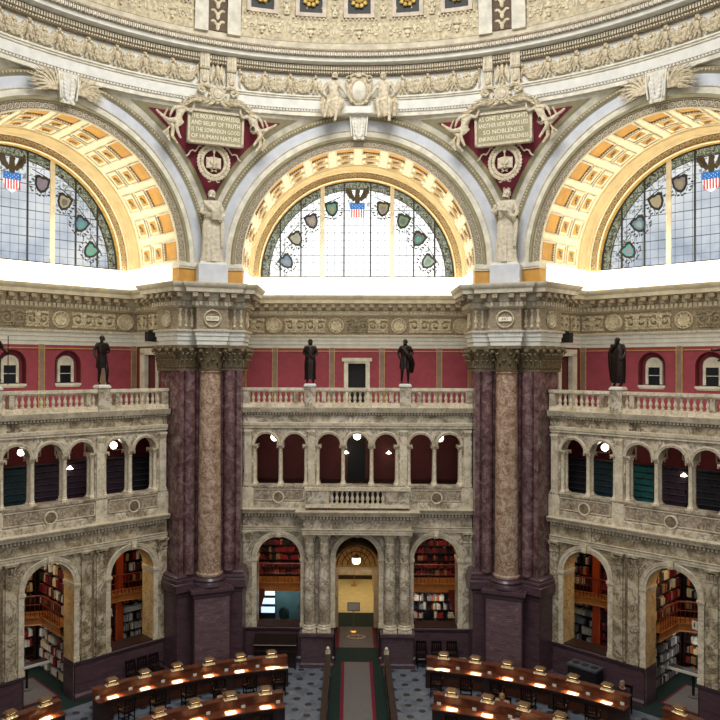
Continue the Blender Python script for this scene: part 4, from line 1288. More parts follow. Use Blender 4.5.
# ---- stone statues over the corner columns
def stone_statue(s, w):
    H = 3.08
    root = tag(empty('stone_statue', pol(15.8, s*pi/8, 16.98), -s*pi/8), {
        'left':'pale stone statue of a robed woman holding a book, above the left column',
        'right':'pale stone statue of a robed figure lifting an arm, above the right column'}[w], 'statue', 'stone statues above the columns')
    mb = MB()
    if w == 'left':
        pose = dict(shl=(-.1,0,.79), ell=(-.15,-.02,.66), wrl=(-.06,-.12,.62), hal=(-.02,-.14,.63), elr=(.16,.0,.64), wrr=(.10,-.10,.56), har=(.07,-.13,.56))
    else:
        pose = dict(ell=(-.18,-.02,.68), wrl=(-.12,-.14,.66), hal=(-.08,-.16,.68), elr=(.15,-.03,.66), wrr=(.12,-.13,.58), har=(.08,-.16,.60), hd1=(.012,-.01,.945))
    body(mb, H, pose)
    mb.build('body', 'statue', root)
    mb = MB()
    robe(mb, [(.80*H,0,0,.10*H,.055*H),(.72*H,0,-.005*H,.115*H,.075*H),(.62*H,0,0,.095*H,.07*H),(.5*H,0,0,.12*H,.085*H),(.3*H,.005*H,-.01*H,.125*H,.095*H),(.12*H,0,-.01*H,.13*H,.10*H),(.0,0,-.01*H,.15*H,.12*H)], 10, .13, 44, 1.5, 3 if w == 'left' else 8)
    mb.tube([(-.11*H,-.03*H,.8*H),(-.02*H,-.1*H,.7*H),(.1*H,-.09*H,.58*H),(.13*H,0,.5*H)], [.03*H,.035*H,.04*H,.03*H], 7)
    mb.tube([(.13*H,-.04*H,.55*H),(.13*H,-.07*H,.38*H),(.12*H,-.07*H,.2*H)], [.035*H,.03*H,.02*H], 7)
    mb.build('robe', 'statue', root)
    mb = MB(); hair(mb, pose, H, 'bun')
    if w == 'right':
        for k in range(7): mb.ell((.035*H*cos(k*.9), .0, .975*H+.012*H*sin(k*2)), (.018*H,.018*H,.02*H), 5, 4)
    mb.build('hair', 'statue', root)
    mb = MB()
    if w == 'left':
        mb.X = Matrix.Translation((.03*H,-.15*H,.60*H)) @ Matrix.Rotation(.35, 4, 'X'); mb.box(-.06*H,.06*H,-.012*H,.012*H,-.05*H,.06*H); mb.build('held_book', 'statue', root)
    else:
        mb.X = Matrix.Translation((-.02*H,-.17*H,.68*H)) @ Matrix.Rotation(.2, 4, 'Y'); mb.box(-.07*H,.06*H,-.02*H,.02*H,-.015*H,.03*H); mb.ell((0,0,.05*H), (.025*H,.02*H,.03*H), 7, 5); mb.build('held_model', 'statue', root)
    b = tag(empty('statue_pedestal', pol(15.85, s*pi/8, 16.1), -s*pi/8), f'plain pale blue block under the {w} stone statue', 'pedestal', 'blocks under the stone statues')
    mb = MB(); mb.box(-.6, .6, -.42, .3, 0, .76); mb.build('block', 'blue', b)
    mb = MB(); mb.frustum((0,-.05), (.56,.36), (.5,.33), .76, .88); mb.build('plinth', 'white', b)
stone_statue(-1, 'left'); stone_statue(1, 'right')

# ---- bronze statues on the balustrades
def bronze(ang, u, label, pose, lv, extra=None, H=1.98, style='short', seed=1, rob=True, cape=None):
    p = bay(ang, u, VS, 10.95+.9)
    ped = tag(empty('marble_block', p, ang), 'white marble block carrying the bronze statue '+label.split('; ')[1], 'block', 'blocks under the bronze statues')
    mb = MB(); mb.box(-.26, .26, -.26, .24, 0, .07); mb.frustum((0,0), (.24,.22), (.22,.2), .07, .12); mb.build('block', 'white', ped)
    root = tag(empty('bronze_statue', (p[0], p[1], p[2]+.12), ang), label.replace(';', ','), 'statue', 'bronze statues on the balustrades')
    mb = MB(); body(mb, H, pose); mb.build('body', 'bronze', root)
    mb = MB()
    robe(mb, [(a*H,b*H,c*H,d*H,e*H) for a,b,c,d,e in lv], 8, .1, 36, 1.0, seed)
    if cape: mb.tube([tuple(x*H for x in q) for q in cape[0]], [x*H for x in cape[1]], 8)
    mb.build('robe' if rob else 'coat', 'bronze', root)
    mb = MB(); hair(mb, pose, H, style); mb.build('hair', 'bronze', root)
    if extra:
        mb = MB(); extra(mb, H); mb.build('held_scroll', 'bronze', root)
LONG = [(.80,0,0,.11,.06),(.70,0,0,.12,.075),(.6,0,0,.11,.075),(.45,0,0,.125,.09),(.2,0,0,.12,.09),(.09,0,0,.13,.095)]
COAT = [(.80,0,0,.105,.055),(.68,0,0,.105,.062),(.6,0,0,.095,.06),(.48,0,0,.115,.075),(.33,0,0,.12,.085)]
def scrollx(mb, H): mb.tube([(-.2*H,-.1*H,.5*H),(-.08*H,-.13*H,.54*H)], .018*H, 8)
bronze(0, -2.05, 'dark bronze statue in a long gown with folded hands; left of the middle gallery door', dict(ell=(-.15,-.01,.65), wrl=(-.06,-.12,.60), hal=(-.02,-.13,.60), elr=(.15,-.01,.65), wrr=(.07,-.12,.58), har=(.03,-.14,.58)), LONG, seed=4, style='long')
bronze(0, 2.05, 'dark bronze statue with bare legs and a shoulder cloak; right of the middle gallery door', dict(ell=(-.16,0,.65), wrl=(-.13,-.1,.56), hal=(-.11,-.13,.54), elr=(.17,.0,.66), wrr=(.12,-.1,.62), har=(.08,-.13,.63), knl=(-.07,-.05,.28), anl=(-.08,-.03,.045), tol=(-.09,-.11,.018)), COAT, seed=2, rob=False,
       cape=([(-.08,-.05,.8),(.02,-.11,.68),(.12,-.09,.55),(.15,0,.42),(.14,.06,.25)], [.04,.045,.05,.06,.04]))
bronze(pi/4, 2.05, 'dark bronze statue of a standing man in coat and trousers; left of the left pier', dict(ell=(-.16,.02,.66), wrl=(-.17,-.06,.55), hal=(-.16,-.09,.53), elr=(.15,-.02,.65), wrr=(.04,-.12,.63), har=(.0,-.13,.65), knr=(.08,-.06,.28), anr=(.09,-.02,.045), tor=(.11,-.1,.018)), COAT, seed=6, rob=False)
bronze(pi/4, -2.05, 'dark bronze statue with robe and staff; cut by the left edge of the photo', dict(elr=(.17,-.02,.66), wrr=(.2,-.12,.6), har=(.2,-.15,.6)), LONG, lambda mb, H: mb.tube([(.2*H,-.16*H,.03*H),(.2*H,-.16*H,.9*H)], .008*H, 6), seed=9)
bronze(-pi/4, -2.05, 'bronze statue with bowed head, hand to chin; right of the right pier', dict(hd0=(0,-.035,.868), hd1=(0,-.055,.93), ell=(-.15,-.05,.66), wrl=(-.06,-.11,.76), hal=(-.02,-.1,.81), elr=(.15,-.01,.65), wrr=(.13,-.1,.54), har=(.11,-.13,.52)), [(.82,0,0,.10,.06),(.72,0,0,.13,.085),(.6,0,0,.14,.09),(.45,0,0,.14,.095),(.25,0,0,.135,.09),(.07,0,0,.125,.085)], seed=5, style='beard',
       cape=([(-.1,0,.82),(-.15,.0,.65),(-.15,.02,.4),(-.13,.02,.12)], [.05,.06,.06,.04]))
bronze(-pi/4, 2.05, 'dark bronze statue with one arm held out; cut by the right edge of the photo', dict(ell=(-.18,-.04,.70), wrl=(-.24,-.14,.68), hal=(-.27,-.16,.69)), LONG, scrollx, seed=12)

# ---- text helper: real lettering as mesh
def text(body_, size, mat, parent, M, maxw=None, depth=.008, name='lettering'):
    cu = bpy.data.curves.new('t', 'FONT'); cu.body = body_; cu.size = size; cu.align_x = 'CENTER'; cu.align_y = 'CENTER'; cu.extrude = depth; cu.resolution_u = 2
    o = bpy.data.objects.new('t', cu); C.objects.link(o)
    dg = bpy.context.evaluated_depsgraph_get(); dg.update()
    me = bpy.data.meshes.new_from_object(o.evaluated_get(dg)); me.name = name
    bpy.data.objects.remove(o)
    xs = [v.co.x for v in me.vertices]
    if maxw and xs and max(xs)-min(xs) > maxw:
        k = maxw/(max(xs)-min(xs))
        for v in me.vertices: v.co.x *= k
    me.transform(M @ Matrix.Rotation(pi/2, 4, 'X'))
    me.materials.clear(); me.materials.append(MT[mat])
    ob = bpy.data.objects.new(name, me); C.objects.link(ob)
    if parent: ob.parent = parent
    return ob

# ---- plaques, wreaths, supporters, swags
def nude(mb, H, pose, hairst='short'):
    body(mb, H, pose); hair(mb, pose, H, hairst)
TXT = {'left': ['THE INQUIRY KNOWLEDGE','AND BELIEF OF TRUTH','IS THE SOVEREIGN GOOD','OF HUMAN NATURE'],
       'right': ['AS ONE LAMP LIGHTS','ANOTHER NOR GROWS LESS','SO NOBLENESS','ENKINDLETH NOBLENESS']}
def plaque_group(s, w):
    ph = s*pi/8; rz = -ph
    R = 15.18
    root = tag(empty('inscription_plaque', pol(R, ph, 21.72), rz), f'khaki stone plaque with carved inscription in the {w} crimson spandrel', 'plaque', 'inscribed plaques in the spandrels')
    root.rotation_euler = (radians(6), 0, rz)
    mb = MB(); mb.box(-1.08, 1.08, -.04, .3, 0, 1.2); mb.build('tablet', 'plaque', root)
    mb = MB()
    for a in ((-1.14,1.14,-.06,.03),(-1.14,1.14,1.17,1.26)): mb.box(a[0], a[1], -.1, .3, a[2], a[3])
    for a in ((-1.14,-1.05),(1.05,1.14)): mb.box(a[0], a[1], -.1, .3, -.06, 1.26)
    mb.build('frame', 'ornw', root)
    for i, t in enumerate(TXT[w]):
        text(t, .235, 'textl', root, Matrix.Translation((0,-.045,.99-.26*i)), 1.98)
    # open book in a laurel wreath under it
    o = tag(empty('book_wreath', pol(15.5, ph, 20.42), rz), f'laurel wreath with an open book below the {w} plaque', 'wreath', 'laurel wreaths below the plaques')
    mb = MB()
    for k in range(34):
        a = 2*pi*k/34
        for e in (-.07, .07):
            M = Matrix.Rotation(-a+.6*(1 if e > 0 else -1), 3, 'Y')
            mb.ell(((.55+e)*cos(a), -.04, .6+(.62+e)*sin(a)), (.06,.04,.11), 6, 4, M)
    mb.build('leaves', 'ornw', o)
    mb = MB()
    for q in (-1, 1): mb.add([(0,-.06,.42),(q*.3,-.02,.36),(q*.3,-.02,.78),(0,-.06,.84)], [(0,1,2,3)]); mb.box(min(0,q*.3), max(0,q*.3), .0, .04, .36, .8)
    mb.build('open_book', 'ornw', o)
    mb = MB(); mb.tube([(0,-.1,.35),(0,-.1,1.0)], .025, 6); mb.ell((0,-.1,1.02), (.06,.05,.08), 6, 4)
    for q in (-1, 1): mb.tube([(0,-.1,.5),(q*.12,-.1,.56),(q*.14,-.1,.68)], .02, 5); mb.tube([(q*.02,-.08,.25),(q*.12,-.08,.3),(q*.12,-.08,.2),(q*.02,-.08,.25)], .022, 5)
    mb.build('torch_emblem', 'orn', o)
    mb = MB()
    for q in (-1, 1):
        mb.tube([(q*(.5+.09*k), -.03+.02*sin(k), 1.22-.06*k+.07*sin(k*1.7)) for k in range(8)], .035, 5)
        mb.tube([(q*(.04+.05*k), -.03, -.1-.03*k+.04*sin(k*2)) for k in range(5)], .025, 5)
    mb.build('ribbon', 'ornw', o)
    # feathered swags spreading from a shell cartouche above
    o = tag(empty('palm_swag', pol(14.98, ph, 23.06), rz), f'pair of palm branches arching over the {w} plaque', 'ornament', 'palm branches over the plaques')
    for q in (-1, 1):
        mb = MB()
        pts = [(q*(.12+.165*k), -.2+.02*k, .18+.22*sin(k*.36)-.015*k*k*.6) for k in range(9)]
        mb.tube(pts, [.07-.004*k for k in range(9)], 6)
        for k in range(8):
            for j in range(3):
                for e in (-1, 1):
                    x = pts[k][0]+q*.055*j; z = pts[k][2]
                    mb.tube([(x,-.2,z),(x+q*.13,-.24,z+e*.09-.01),(x+q*.24,-.2,z+e*.13-.04)], [.02,.03,.008], 4)
        mb.build('palm_branch', 'orn', o)
    o = tag(empty('round_cartouche', pol(14.8, ph, 23.56), rz), f'round shell cartouche hanging from the cornice over the {w} plaque', 'cartouche', 'round cartouches under the dome cornice')
    mb = MB(); mb.X = Matrix.Rotation(pi/2, 4, 'X'); mb.lathe([(.30,-.1),(.32,.04),(.26,.1),(.2,.07),(.17,.12),(.001,.15)], 22, cap=False); mb.build('disc', 'ornw', o)
    mb = MB()
    for k in range(12): mb.ell((.33*cos(k*pi/6), -.02, .33*sin(k*pi/6)), (.07,.06,.07), 6, 4)
    for q in (-1, 1):
        mb.tube([(q*.3,-.05,.25),(q*.5,-.08,.32),(q*.72,-.08,.24),(q*.78,-.08,.08),(q*.62,-.08,-.02),(q*.5,-.08,.08)], [.07,.08,.08,.07,.06,.05], 6)
        mb.ell((q*.6,-.08,.14), (.1,.07,.08), 7, 5)
    mb.build('scrolled_rim', 'orn', o)
    # winged youths either side
    for q, ww in ((-1, 'left'), (1, 'right')):
        H = 2.1
        o = tag(empty('stone_youth', pol(15.1, ph+q*.089, 21.5), rz-q*.12), f'pale stucco youth reclining at the {ww} edge of the {w} plaque', 'statue', 'stucco youths beside the plaques')
        k = q
        pose = dict(pel=(k*.12,-.05,.42), wai=(k*.1,-.06,.5), che=(k*.06,-.08,.62), nck=(k*.02,-.1,.69), hd0=(k*.0,-.11,.74), hd1=(k*-.02,-.12,.8),
            shl=(k*.06-.09,-.08,.66), shr=(k*.06+.09,-.08,.66), ell=(k*.04-.18,-.1,.6), elr=(k*.04+.18,-.1,.6),
            wrl=(k*.02-.2,-.12,.72) if q > 0 else (-.26,-.1,.5), hal=(k*.02-.2,-.12,.76) if q > 0 else (-.27,-.1,.46), wrr=(.26,-.1,.5) if q > 0 else (.18,-.12,.72), har=(.27,-.1,.46) if q > 0 else (.18,-.12,.76),
            hil=(k*.12-.05,-.07,.40), hir=(k*.12+.05,-.07,.40),
            knl=(k*.3-.03,-.12,.38), knr=(k*.2+.03,-.14,.28), anl=(k*.48,-.1,.5) , tol=(k*.54,-.12,.54), anr=(k*.1,-.12,.12), tor=(k*.08,-.16,.06))
        mb = MB(); body(mb, H, pose); hair(mb, pose, H); mb.build('body', 'ornw', o)
        mb = MB()
        mb.tube([(k*.3*H,-.06*H,.62*H),(k*.38*H,-.04*H,.45*H),(k*.2*H,-.06*H,.3*H),(k*.22*H,-.08*H,.1*H),(k*.12*H,-.08*H,-.02*H)], [.03,.07,.1,.07,.03], 7)
        for j in range(4): mb.tube([(k*.2*H,-.1,.4*H-.05*j),(k*(.3+.03*j)*H,-.12,.22*H-.04*j),(k*(.26)*H,-.1,.02*H)], .03, 5)
        mb.build('drapery', 'orn', o)
plaque_group(-1, 'left'); plaque_group(1, 'right')
# name cartouches on the entablature blocks over the columns
for s, w, t in ((-1, 'left', 'PHILOSOPHY'), (1, 'right', 'ART')):
    ph = s*pi/8
    o = tag(empty('name_cartouche', pol(RB-.06, ph, 14.66), -ph), f'round name cartouche reading {t} over the {w} column', 'cartouche', 'name cartouches over the columns')
    mb = MB(); mb.X = Matrix.Rotation(pi/2, 4, 'X'); mb.lathe([(.36,0),(.37,.05),(.33,.07),(.30,.04),(.29,.0)], 26, cap=False)
    for k in range(16): mb.ell((.33*cos(k*pi/8), .33*sin(k*pi/8), .05), (.04,.04,.04), 5, 4)
    mb.build('wreath_rim', 'orn', o)
    mb = MB(); mb.prism([(-.25,-.09),(.25,-.09),(.28,0),(.25,.09),(-.25,.09),(-.28,0)], -.05, 0); mb.build('label_band', 'textl', o)
    text(t, .15, 'ornd', o, Matrix.Translation((0,-.055,0)), .44)

# ---- seated pair with cartouche over the middle arch, keystones
o = tag(empty('shield_cartouche', pol(14.72, 0, 23.54)), 'large oval cartouche with scrolled frame above the middle arch', 'cartouche')
mb = MB(); mb.X = Matrix.Translation((0,0,.55)) @ Matrix.Rotation(pi/2, 4, 'X'); mb.X = mb.X @ Matrix.Diagonal((.8,1.08,1,1))
mb.lathe([(.36,0),(.36,.08),(.3,.12),(.001,.16)], 24, cap=False); mb.build('oval_field', 'cream', o)
mb = MB()
prof = [(-.2,1.2),(.2,1.2),(.34,1.12),(.5,1.1),(.52,.9),(.44,.6),(.46,.35),(.3,.12),(.12,-.04),(-.12,-.04),(-.3,.12),(-.46,.35),(-.44,.6),(-.52,.9),(-.5,1.1),(-.34,1.12)]
mb.prism(prof, -.0, .12)
ring_pts = [(x, -.06, z) for x, z in prof]+[(prof[0][0], -.06, prof[0][1])]
mb.tube(ring_pts, .05, 6)
for q in (-1, 1):
    mb.tube([(q*(.42+.1*cos(a*.7)), -.12, 1.02+.1*sin(a*.7)) for a in range(9)], .035, 6); mb.ell((q*.3,-.1,.06), (.12,.08,.07), 6, 5)
mb.tube([(.33*cos(a*pi/10), -.13, .55+.43*sin(a*pi/10)) for a in range(21)], .025, 6)
mb.ell((0,-.1,1.16), (.14,.08,.1), 7, 5)
mb.build('scrolled_frame', 'orn', o)
mb = MB(); mb.box(-.95, .95, -.2, .3, -.42, -.3); mb.box(-.85, .85, -.12, .3, -.3, -.12); mb.build('ledge', 'white', o)
for q, w in ((-1, 'left'), (1, 'right')):
    H = 2.4
    o = tag(empty('seated_figure', pol(14.6, q*.069, 22.58), -q*.06), f'stucco figure seated at the {w} of the large oval cartouche', 'statue', 'seated pair beside the oval cartouche')
    k = q
    pose = dict(pel=(k*-.02,.0,.44), wai=(k*-.0,-.02,.54), che=(k*.02,-.03,.68), nck=(k*.01,-.04,.76), hd0=(k*.0,-.05,.81), hd1=(k*-.01,-.06,.88),
        shl=(k*.02-.1,-.03,.72), shr=(k*.02+.1,-.03,.72),
        ell=(-.2,-.02,.58) if q < 0 else (-.16,-.06,.6), wrl=(-.14,-.12,.46) if q < 0 else (-.2,-.12,.5), hal=(-.1,-.14,.46) if q < 0 else (-.22,-.14,.5),
        elr=(.2,-.02,.58) if q > 0 else (.16,-.06,.6), wrr=(.14,-.12,.46) if q > 0 else (.2,-.12,.5), har=(.1,-.14,.46) if q > 0 else (.22,-.14,.5),
        hil=(-.06,-.04,.42), hir=(.06,-.04,.42), knl=(-.1,-.22,.38), knr=(.1,-.22,.38), anl=(-.12+k*.05,-.2,.12), anr=(.05+k*.05,-.22,.05), tol=(-.13+k*.05,-.27,.07), tor=(.05+k*.05,-.29,.0))
    mb = MB(); body(mb, H, pose, 1.1); mb.build('body', 'ornw', o)
    mb = MB(); hair(mb, pose, H, 'short'); mb.build('hair', 'orn', o)
    mb = MB()
    n_ = 26; rows = []
    for (z, cx, cy, rx, ry) in ((.47,0,-.0,.12,.09),(.42,0,-.1,.15,.14),(.36,0,-.14,.16,.13),(.26,k*.02,-.15,.13,.09),(.16,k*.03,-.16,.10,.07),(.1,k*.04,-.17,.06,.04)):
        rows.append([((cx+rx*cos(2*pi*t/n_)*(1+.1*cos(7*2*pi*t/n_+z*9)))*H, (cy+ry*sin(2*pi*t/n_)*(1+.14*cos(9*2*pi*t/n_+z*12)))*H, (z+.012*cos(5*2*pi*t/n_))*H) for t in range(n_)])
    mb.grid(rows, True)
    mb.tube([(k*.15*H,0,.5*H),(k*.2*H,-.08*H,.34*H),(k*.18*H,-.08*H,.15*H)], [.05*H,.06*H,.03*H], 6)
    mb.build('drapery', 'orn', o)
def key(ang, w, palms):
    par = bpy.data.objects['wall_'+w+'_arch']
    o = empty('carved_keystone', (0, 15.06, 22.2-ZC)); o.parent = par
    mb = MB(); mb.prism([(-.2,0),(.2,0),(.34,1.0),(-.34,1.0)], -.28, .15); mb.build('block', 'cream', o)
    mb = MB()
    for q in (-1, 1):
        for k in range(6):
            mb.ell((q*(.1+.012*k), -.33+.015*k, .12+.155*k), (.085,.05,.1), 6, 5, Matrix.Rotation(q*.5, 3, 'Y'))
        mb.tube([(q*.29,-.3,.05),(q*.33,-.33,.5),(q*.37,-.28,1.0)], .035, 5)
    mb.ell((0,-.34,.02), (.13,.08,.08), 7, 5); mb.ell((-.16,-.3,-.06), (.09,.06,.07), 6, 5); mb.ell((.16,-.3,-.06), (.09,.06,.07), 6, 5)
    mb.build('leaves', 'white', o)
    if palms:
        for q in (-1, 1):
            mb = MB()
            for k in range(9):
                a = radians(-30+16*k); L = 1.25-.06*abs(k-4)
                x0, z0 = q*.35, .35; x1, z1 = x0+q*L*cos(a), z0+L*sin(a)*.62+.1
                mb.tube([(x0,-.2,z0),((x0+x1)/2,-.28,(z0+z1)/2+.08),(x1,-.2,z1)], [.03,.065,.012], 5)
                for e in (.45,.7):
                    xx, zz = x0+(x1-x0)*e, z0+(z1-z0)*e; mb.tube([(xx,-.26,zz),(xx+q*.16,-.26,zz+.12)], [.035,.01], 4); mb.tube([(xx,-.26,zz),(xx+q*.18,-.26,zz-.06)], [.035,.01], 4)
            mb.build('palm_frond', 'orn', o)
key(0, 'center', False); key(pi/4, 'left', True); key(-pi/4, 'right', True)
# ================================================================== FLOOR, ALCOVES, CORRIDOR
mb = MB()
N = 48
pts = [(-24,-6),(24,-6),(24,24),(-24,24)]
mb.box(-24, 24, -8, 22.5, -.1, 0)
struct(mb.build('floor', 'floor', smooth=False), 'blue-grey marble floor with dark inlaid discs', 'floor')
rooms = []
def inner_room(bname, ang):
    """alcoves behind the lower arches and the hall behind the upper arches"""
    side = bname != 'center'
    root = struct(empty('wall_'+bname+'_alcove', (0,0,0), ang), f'alcove rooms behind the {bname} arcade', 'wall')
    X = 7.6 if side else 6.8
    mb = MB()
    if side: mb.box(-X, X, 20.75, 20.9, 0, 5.7)
    else:
        for s in (-1, 1): mb.box(min(s*1.15,s*X), max(s*1.15,s*X), 20.75, 20.9, 0, 5.7)
    mb.box(-X-.1, -X, 17, 20.9, 0, 10.3); mb.box(X, X+.1, 17, 20.9, 0, 10.3)
    mb.build('back_wall', 'woodd', root)
    mb = MB(); mb.box(-X, X, 16.9, 20.9, 5.7, 5.85); mb.build('alcove_ceiling', 'cream2', root)
    mb = MB(); mb.box(-X, X, 16.7, 20.9, 7.2, 7.35); mb.build('hall_floor', 'woodd', root)
    mb = MB(); mb.box(-X, X, 16.7, 20.2, 10.15, 10.3); mb.build('hall_ceiling', 'maroon', root)
    mb = MB(); mb.box(-X, X, 19.6, 19.75, 7.35, 10.2); mb.build('hall_wall', 'maroon' if not side else 'pinkd', root)
    # closing plates above and beside the screen
    mb = MB(); mb.box(-HS-.3, HS+.3, VS+.5, VS+.85, 5.6, 7.3); mb.build('lintel_wall', 'screen', root)
    mb = MB()
    if side:
        mb.box(1.63, 1.73, 17.05, 20.75, 0, 5.7); mb.box(-1.73, -1.63, 17.05, 20.75, 0, 5.7)
    else:
        mb.box(1.05, 1.15, 17.05, 22.4, 0, 5.7); mb.box(-1.15, -1.05, 17.05, 22.4, 0, 5.7)
    mb.build('partition', 'golden' if not side else 'woodd', root)
    # hall wall frames
    mb = MB()
    for u in ((-4.4,-3.2,-1.9,-.6,.7,2.0,3.3,4.6) if side else (-3.4,3.4)):
        for (a,b,c,d) in ((-.36,.36,8.95,9.0),(-.36,.36,9.75,9.8),(-.36,-.31,8.95,9.8),(.31,.36,8.95,9.8)): mb.box(u+a, u+b, 19.55, 19.6, c, d)
    mb.build('wall_frame', 'cream2' if side else 'maroon', root)
    if not side:
        mb = MB(); mb.box(-.42, .42, 19.52, 19.6, 7.35, 9.3); mb.build('dark_hall_door', 'black', root)
        mb = MB()
        for a,b,c,d in ((-.52,.52,9.3,9.4),(-.52,-.42,7.35,9.3),(.42,.52,7.35,9.3)): mb.box(a,b,19.5,19.6,c,d)
        mb.build('hall_door_frame', 'wood', root)
    return root
for n_, a_ in BAYS: inner_room(n_, a_)

# corridor behind the middle doorway
cr = struct(empty('wall_corridor', (0,0,0)), 'golden marble corridor behind the middle doorway', 'wall')
mb = MB(); mb.box(-1.4, -1.02, 20.6, 29, 0, 5); mb.box(1.02, 1.4, 20.6, 29, 0, 5); mb.build('side_wall', 'golden', cr)
mb = MB(); mb.box(-1.4, 1.4, 28.8, 29, 0, 5); mb.build('end_wall', 'cream', cr)
mb = MB(); mb.box(-1.02, 1.02, 28.7, 28.8, 0, .22); mb.build('dark_skirting', 'woodd', cr)
mb = MB(); mb.box(-1.05, 1.05, 20.5, 20.7, 2.9, 5.6); mb.build('gilded_tympanum', 'gold', cr)
mb = MB(); mb.box(-1.05, 1.05, 20.4, 20.52, 2.82, 2.95)
for s in (-1, 1): mb.box(min(s*.86,s*1.05), max(s*.86,s*1.05), 20.38, 20.55, 0, 2.6); mb.box(min(s*.82,s*1.05), max(s*.82,s*1.05), 20.34, 20.55, 2.6, 2.82)
mb.build('inner_lintel', 'cream2', cr)
mb = MB()
for r in (.95,.7,.45): mb.revarc([(r,20.5),(r,20.46),(r-.04,20.46),(r-.04,20.5)], 0, 3.0, 0, pi, 20)
for k in range(-3,4): mb.tube([(k*.1,20.48,3.05),(k*.3,20.48,3.9)], .015, 4)
mb.build('tympanum_ribs', 'wood', cr)
mb = MB(); mb.revarc([(1.05,17.05),(1.05,20.6)], 0, 3.75, 0, pi, 20); mb.build('barrel_vault', 'gold', cr)
mb = MB()
for v in (17.4, 18.4, 19.4): mb.revarc([(1.05,v),(.99,v),(.99,v+.12),(1.05,v+.12)], 0, 3.75, 0, pi, 20)
mb.build('vault_rib', 'wood', cr)
mb = MB(); mb.box(-1.4, 1.4, 20.9, 29, -.1, .005); struct(mb.build('floor_corridor', 'beige', smooth=False), 'cream corridor floor beyond the doorway', 'floor')

# lantern in the doorway
def lantern(loc, drop, r, label, name='hanging_lantern', group=None, rz=0):
    o = tag(empty(name, loc, rz), label, 'lamp', group)
    mb = MB(); mb.tube([(0,0,.3),(0,0,drop)], .015, 6); mb.ell((0,0,drop), (.06,.06,.03), 8, 4); mb.build('chain', 'brass', o)
    mb = MB(); mb.lathe([(.03,.42),(r*.7,.36),(r*.9,.30),(r*.9,.27)], 10); mb.lathe([(r*.6,-.06),(r*.8,-.02),(r*.8,.0)], 10)
    for k in range(6): a = k*pi/3; mb.tube([(r*.95*cos(a),r*.95*sin(a),0),(r*.95*cos(a),r*.95*sin(a),.28)], .01, 4)
    mb.build('cage', 'brass', o)
    mb = MB(); mb.lathe([(r*.55,0),(r*.85,.06),(r*.85,.22),(r*.5,.28)], 12); mb.build('glass', 'globe', o)
    return o
lantern((-.02,17.6,3.85), .95, .2, 'bright glass lantern hanging in the middle doorway')
def globe(loc, r, label, drop=.35):
    o = tag(empty('ceiling_globe_lamp', loc), label, 'lamp', 'globe lamps in the upper hall')
    mb = MB(); mb.ell((0,0,0), (r,r,r), 12, 8); mb.build('globe', 'globe', o)
    mb = MB(); mb.tube([(0,0,r),(0,0,max(r+drop, 10.16-loc[2]))], .02, 6); mb.lathe([(.03,r-.02),(.06,r),(.03,r+.04)], 8); mb.build('stem', 'brass', o)
for u, z, l in ((-3.75,9.48,'leftmost lit globe lamp behind the middle upper arcade'),(.0,9.55,'lit globe lamp in the central arch of the middle upper arcade'),(3.75,9.48,'rightmost lit globe lamp behind the middle upper arcade')):
    globe((u, 17.9, z), .17, l)
globe(bay(pi/4, 3.18, 17.4, 9.43), .15, 'lit globe lamp in the second upper arch left of the left pier')
globe(bay(pi/4, -.6, 17.4, 9.43), .13, 'lit globe lamp in the upper arch nearest the left photo edge')
globe(bay(-pi/4, -3.18, 17.4, 9.45), .15, 'lit globe lamp in the second upper arch right of the right pier')
def bracket(loc, label, rz=0):
    o = tag(empty('bracket_lamp', loc, rz), label, 'lamp', 'small bracket lamps in the upper hall')
    mb = MB(); mb.lathe([(.03,0),(.13,.03),(.02,.14)], 10); mb.build('shade', 'globe', o)
    mb = MB(); mb.tube([(0,0,.1),(0,.15,.2),(0,.4,.2)], .015, 5); mb.build('arm', 'brass', o)
bracket((-.5,19.15,8.6), 'small lit bracket lamp left of the dark upper hall door'); bracket((1.5,19.15,8.6), 'small lit bracket lamp right of the dark upper hall door')
bracket(bay(pi/4, 1.3, 17.35, 8.62), 'small lit lamp over the racks in the third upper arch of the left arcade', pi/4)
bracket(bay(-pi/4, -.05, 17.4, 8.6), 'small lit lamp over the racks in the fourth upper arch of the right arcade', -pi/4)

# storage racks behind the upper arches of the side bays
def rack_mat(nm, c): return plain(nm, c, .5, var=.3, scale=6)
RM = {'teal': rack_mat('teal_binders', (30,104,100)), 'dteal': rack_mat('dark_teal_binders', (20,52,56)), 'plum': rack_mat('plum_binders', (54,30,48)), 'black': rack_mat('black_binders', (22,20,26))}
MT.update(RM)
def rack(ang, u, colr, label):
    o = tag(empty('storage_rack', bay(ang, u, 17.62, 7.35), ang), label, 'rack', 'racks of bound volumes behind the side arcades')
    mb = MB(); mb.box(-.6, -.56, -.2, .2, 0, 1.55); mb.box(.56, .6, -.2, .2, 0, 1.55); mb.box(-.6, .6, .16, .2, 0, 1.55); mb.box(-.6, .6, -.2, .2, 1.5, 1.55); mb.build('frame', 'black', o)
    for k in range(6):
        mb = MB(); mb.box(-.56, .56, -.21, .18, .03+.245*k, .05+.245*k); mb.build('shelf', 'steel', o)
    mb = MB(); x = -.55
    for k in range(6):
        x = -.55
        while x < .5:
            w = .05+.03*random.random(); h = .17+.03*random.random()
            mb.box(x, x+w-.006, -.17, .1, .05+.245*k, .05+.245*k+h); x += w
    t = mb.build('bound_volumes', colr, o); t['kind'] = 'stuff'
ordw = ['first','second','third','fourth','fifth','sixth','seventh']
for i, c in enumerate(('black','dteal','dteal','plum','plum','plum','black')):
    if i >= 2: rack(pi/4, UP_ARCH[i]+.52, c, f'dark shelf rack seen through arch {ordw[6-i]} left of the left pier, upper arcade')
